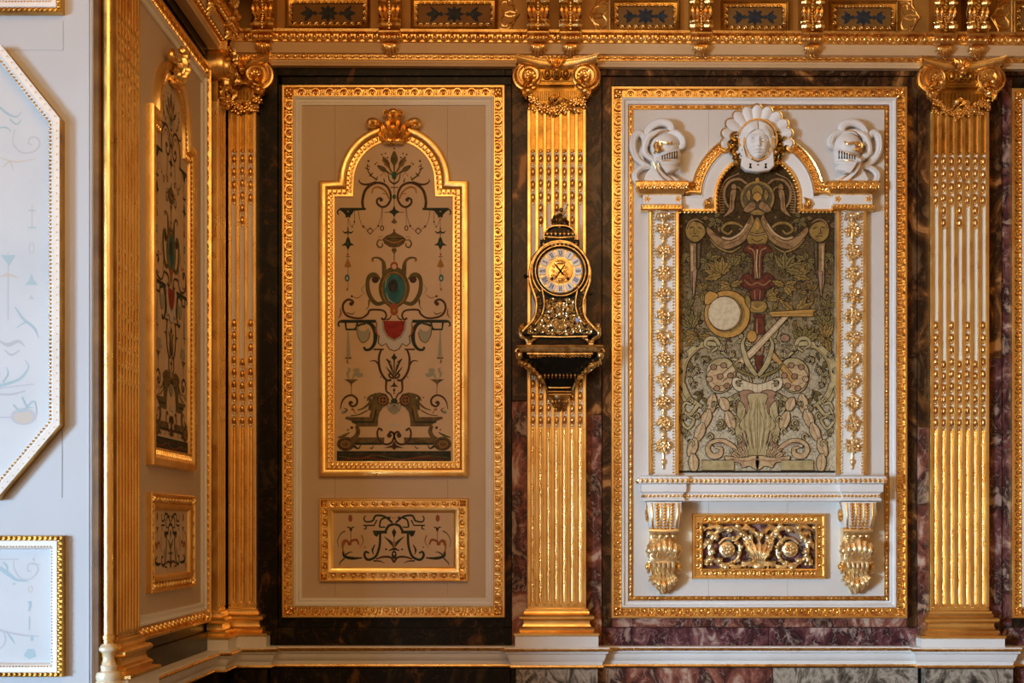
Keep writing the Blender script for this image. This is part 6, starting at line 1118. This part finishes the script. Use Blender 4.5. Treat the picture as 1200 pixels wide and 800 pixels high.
def coffer(u0, u1, v1, label, fret=None, n=5):
    wr = 12; t = thing('frieze_panel', label, 'painted panel', (u0+u1)/2, v1, 5, 'small painted panels of the cornice frieze', wref=wr)
    v0 = v1-38; path = rect(u0, u1, v0, v1); uc = (u0+u1)/2; h = (u1-u0)/2
    MB().sweep(path, [(0, 5), (0, 12), (-1.5, 13), (-3, 12), (-3.5, 10), (-7, 9), (-8, 9)]).build('frame', GOLDOLD, t, wref=wr)
    m = MB(); row(m, EGGS, inset_path(path, 5.8), 8, 10, inset=2, sc=.62); m.build('bead_moulding', GOLD, t, wref=wr, kind='stuff')
    MB().box(u0+7, u1-7, v0+6, v1-6, 5, 9).build('panel_ground', COFFER, t, wref=wr, smooth_=False)
    vc = (v0+v1)/2; s = []
    k = h/49
    for a in (0, pi/2): pass
    for dx, dy in ((1, .9), (1, -.9), (0, 1.25), (0, -1.25), (1.1, 0)):
        a = math.atan2(dy, dx); s.append(('f', 'ink', L_(uc, vc, a, 11 if dx else 10, 5))+(() if dx else (None, 1)))
    s += [('l', 'ink', [(uc, vc), (uc-20*k, vc)], .9), ('f', 'ink', L_(uc-16*k, vc, pi, 16*k, 7)), ('f', 'ink', L_(uc-18*k, vc, pi+.65, 13*k, 4.5, 1.5)), ('f', 'ink', L_(uc-18*k, vc, pi-.65, 13*k, 4.5, -1.5)), ('o', 'ink', [(uc-15*k, vc)], (2, 2.6))]
    paint(t, s, uc, wr, 9.1)
    return t
def fret(u0, u1, v1, label, flip):
    wr = 12; t = thing('fretwork_panel', label, 'fretwork', (u0+u1)/2, v1, 5, 'gilded fretwork plates beside the frieze panels', wref=wr)
    X = (lambda x: u0+x) if not flip else (lambda x: u1-x); v0 = v1-40
    m = MB(); pts = [(0, v0), (16, v0), (16, v0+6), (22, v0+16), (25, v0+20), (22, v0+24), (16, v0+34), (16, v1), (0, v1)]; m.poly([(X(a), b) for a, b in pts], 5, 8, bev=.5); m.build('plate', FRIEZE, t, wref=wr)
    m = MB()
    for s in (-1, 1):
        for q in ([(8, v0+20), (4, v0+20+s*6), (5, v0+20+s*13), (10, v0+20+s*14), (11, v0+20+s*9)], [(8, v0+20+s*1), (14, v0+20+s*3), (20, v0+20+s*2), (18, v0+20+s*9), (13, v0+20+s*11)], [(2, v0+20+s*17), (10, v0+20+s*18), (14, v0+20+s*15)]):
            p = smooth([(X(a), b) for a, b in q], 5); m.tube(np.c_[p, np.full(len(p), 8.2)], 1.2, 5)
    m.tube([(X(0), v0, 8), (X(0), v1, 8)], 1, 5); m.tube([(X(a), b, 8) for a, b in pts], .8, 5); m.build('strapwork', GOLD, t, wref=wr); return t
for (a, b, v, l) in ((334.5, 433.5, 33.5, 'small umber frieze panel with blue-black flower, first from the dark corner'), (481.5, 583, 34.5, 'small umber frieze panel with blue-black flower, left of the brackets over the clock'), (716.5, 797, 37, 'small umber frieze panel with blue-black flower, right of the brackets over the clock'),
                     (845, 925, 38, 'small umber frieze panel with blue-black flower, above the carved woman\'s head'), (972, 1053, 38.5, 'small umber frieze panel with blue-black flower, above the right-hand helmet'), (1188, 1270, 39, 'small umber frieze panel cut off by the right picture edge')): coffer(a, b, v, l)
for (a, b, v, l, f) in ((583.5, 607, 35, 'gilded fretwork plate to the left of the middle pair of brackets', 0), (692, 715, 37, 'gilded fretwork plate to the right of the middle pair of brackets', 1), (1053.5, 1079, 39, 'gilded fretwork plate to the left of the right-hand pair of brackets', 0), (1163, 1187, 39, 'gilded fretwork plate to the right of the right-hand pair of brackets', 1)): fret(a, b, v, l, f)

# ================================================================ paintings on the white wall
w5 = 505
def wframe(name, label, path, prof, mats, mb_rows, ground, strokes, org):
    t = thing(name, label, 'painted panel', org[0], org[1], 505, 'pale paintings on the white wall', wref=w5)
    MB().sweep(np.array(path, float), [(o*1.0, w5+h) for o, h in prof], mats=mats).build('frame', [WHITE, GOLDOLD], t, wref=w5)
    m = MB(); mb_rows(m); m.build('gilt_rope', GOLDOLD, t, wref=w5, kind='stuff')
    MB().poly(inset_path(path, ground), w5, w5+1).build('painted_ground', FIELDW, t, wref=w5, smooth_=False)
    paint(t, strokes, org[0], w5, w5+1.1)
    return t
octp = [(8, 58), (76, 143), (76, 499), (2, 586), (-162, 586), (-236, 499), (-236, 143), (-168, 58)]
sO = [('s', 'gy', [(18, 152), (16, 168), (26, 179), (40, 178), (47, 170), (44, 162), (36, 162), (34, 168), (38, 170)], [1, 2, 2.2, 2, 1.6], 1), ('s', 'bl', [(0, 126), (10, 134), (20, 137), (26, 131)], [3, 3, 2, .8], 1), ('s', 'bl', [(0, 150), (8, 150), (14, 155)], [2, 2, .8], 1), ('s', 'bl', [(12, 140), (20, 146), (26, 140)], [2, 2, .6], 1), ('s', 'lg', [(0, 185), (20, 190), (44, 186)], [.8, 1.6, .8], 1),
 ('s', 'lg', [(4, 196), (12, 190), (16, 200)], [1, 2, .6], 1), ('l', 'lg', [(38, 240), (38, 268)], 1, 1), ('l', 'bl', [(34, 247), (42, 247)], 1.6, 1), ('l', 'bl', [(33, 267), (43, 267)], 1.4, 1), ('r', 'gy', [(37.5, 291)], (3, 6, 1), 1), ('p', 'bl', [(37, 320), (40, 328), (45, 334), (30, 334), (35, 328)], None, 1), ('p', 'gy', [(37, 345), (41, 351), (34, 351)], None, 1),
 ('l', 'gy', [(10, 295), (10, 375)], 1, 1), ('p', 'bl', [(2, 299), (19, 299), (15, 305), (11, 311), (6, 305)], None, 1), ('s', 'lg', [(0, 325), (10, 322), (22, 326)], [1, 4, 1], 1), ('s', 'bl', [(18, 360), (28, 374), (40, 384), (46, 396)], [1.4, 3, 3, .8], 1), ('s', 'bl', [(20, 384), (30, 378), (36, 380)], [1, 2, .6], 1), ('s', 'gy', [(0, 400), (10, 404), (22, 400), (30, 406)], [2, 5, 4, 1], 1), ('s', 'gy', [(6, 410), (14, 416), (24, 410)], [1, 3, 1], 1),
 ('s', 'bl', [(0, 452), (14, 448), (26, 442), (34, 430), (30, 422)], [4, 3, 3, 1.6, .8], 1), ('s', 'bl', [(4, 448), (10, 438), (8, 430)], [2, 2, .6], 1), ('l', 'gy', [(0, 455), (40, 450)], 1.2, 1), ('s', 'gy', [(0, 462), (14, 462), (30, 458)], [3, 3, 1.4], 1), ('o', 'gy', [(28, 488)], (15, 10), 1), ('o', 'lg', [(28, 489)], (11, 7), 1), ('s', 'bl', [(16, 474), (26, 482), (40, 470), (44, 486)], [2, 3, 2, .8], 1), ('l', 'gy', [(0, 489), (14, 489)], 2, 1), ('s', 'bl', [(26, 465), (32, 476), (40, 478)], [2, 2.5, .6], 1)]
def rO(m): row(m, BEAD, inset_path(octp, 13), 4.6, w5+9.5, sc=.9); row(m, BEAD, inset_path(octp, 3.5), 9, w5+12.5, sc=.45)
wo = wframe('octagonal_painting', 'large eight-sided white painting with pale blue arabesques at the left picture edge', octp, [(0, 0), (0, 11), (-.6, 12), (-1.6, 12.2), (-2.4, 11), (-8, 12), (-11, 9), (-13, 8.6), (-14.5, 7.4), (-15, .5)], [1, 1, 0, 0, 0, 0, 0, 0, 0], rO, 14.5, sO, (-80, 586))
def frame_rows(path):
    def f(m): row(m, ROPE, inset_path(path, 3), 6.0, w5+8.5, sc=1.0); row(m, BEAD, inset_path(path, 12.5), 3.6, w5+8, sc=.6)
    return f
loP = rect(-237, 77, 627.5, 792)
sL = [('l', 'gy', [(0, 655), (22, 655)], 1.6, 1), ('s', 'gy', [(17, 655), (17, 666), (26, 678), (38, 677), (45, 668), (42, 660), (34, 661), (33, 668), (37, 669)], [1, 1.6, 2, 1.8, 1.4], 1), ('s', 'bl', [(0, 665), (10, 672), (20, 679), (34, 681)], [5, 5, 3.4, 1], 1), ('s', 'bl', [(4, 658), (9, 664), (8, 670)], [2, 2.5, .6], 1), ('l', 'gy', [(34, 661), (48, 661)], 1.2, 1), ('o', 'gy', [(40, 655)], (1.6, 2), 1), ('r', 'lg', [(36, 690)], (2.4, 3.4, 1), 1), ('s', 'bl', [(35, 704), (36, 709), (34, 716)], [4, 3, 1.5], 1), ('l', 'bl', [(35, 722), (35, 738)], 1.4, 1), ('s', 'gy', [(0, 738), (12, 741), (28, 744), (46, 745)], [2, 2.4, 2.4, 1.4], 1), ('r', 'gy', [(-3, 748)], (10, 12, 1.6), 1), ('s', 'bl', [(8, 740), (14, 748), (18, 754)], [1, 2.5, .8], 1), ('p', 'bl', [(28, 768), (33, 760), (40, 760), (43, 769), (35, 772)], None, 1), ('o', 'bl', [(38, 748)], (2, 3), 1), ('o', 'bl', [(17, 684)], (2, 1), 1)]
wframe('lower_white_painting', 'oblong white painting with blue scrolls low on the white wall', loP, [(0, 0), (0, 7), (-1, 8), (-5, 8), (-6, 9.5), (-11, 8.5), (-14, 7), (-15, 5), (-16, .5)], [1, 1, 1, 0, 0, 0, 0, 0], frame_rows(loP), 15.5, sL, (-80, 792))
upP = rect(-237, 76, -150, 18.5)
wframe('upper_white_painting', 'oblong white painting at the top left picture corner, only its lower edge showing', upP, [(0, 0), (0, 7), (-1, 8), (-5, 8), (-6, 9.5), (-11, 8.5), (-14, 7), (-15, 5), (-16, .5)], [1, 1, 1, 0, 0, 0, 0, 0], frame_rows(upP), 15.5, [('l', 'gy', [(0, -60), (20, -60)], 1.5, 1)], (-80, 18))
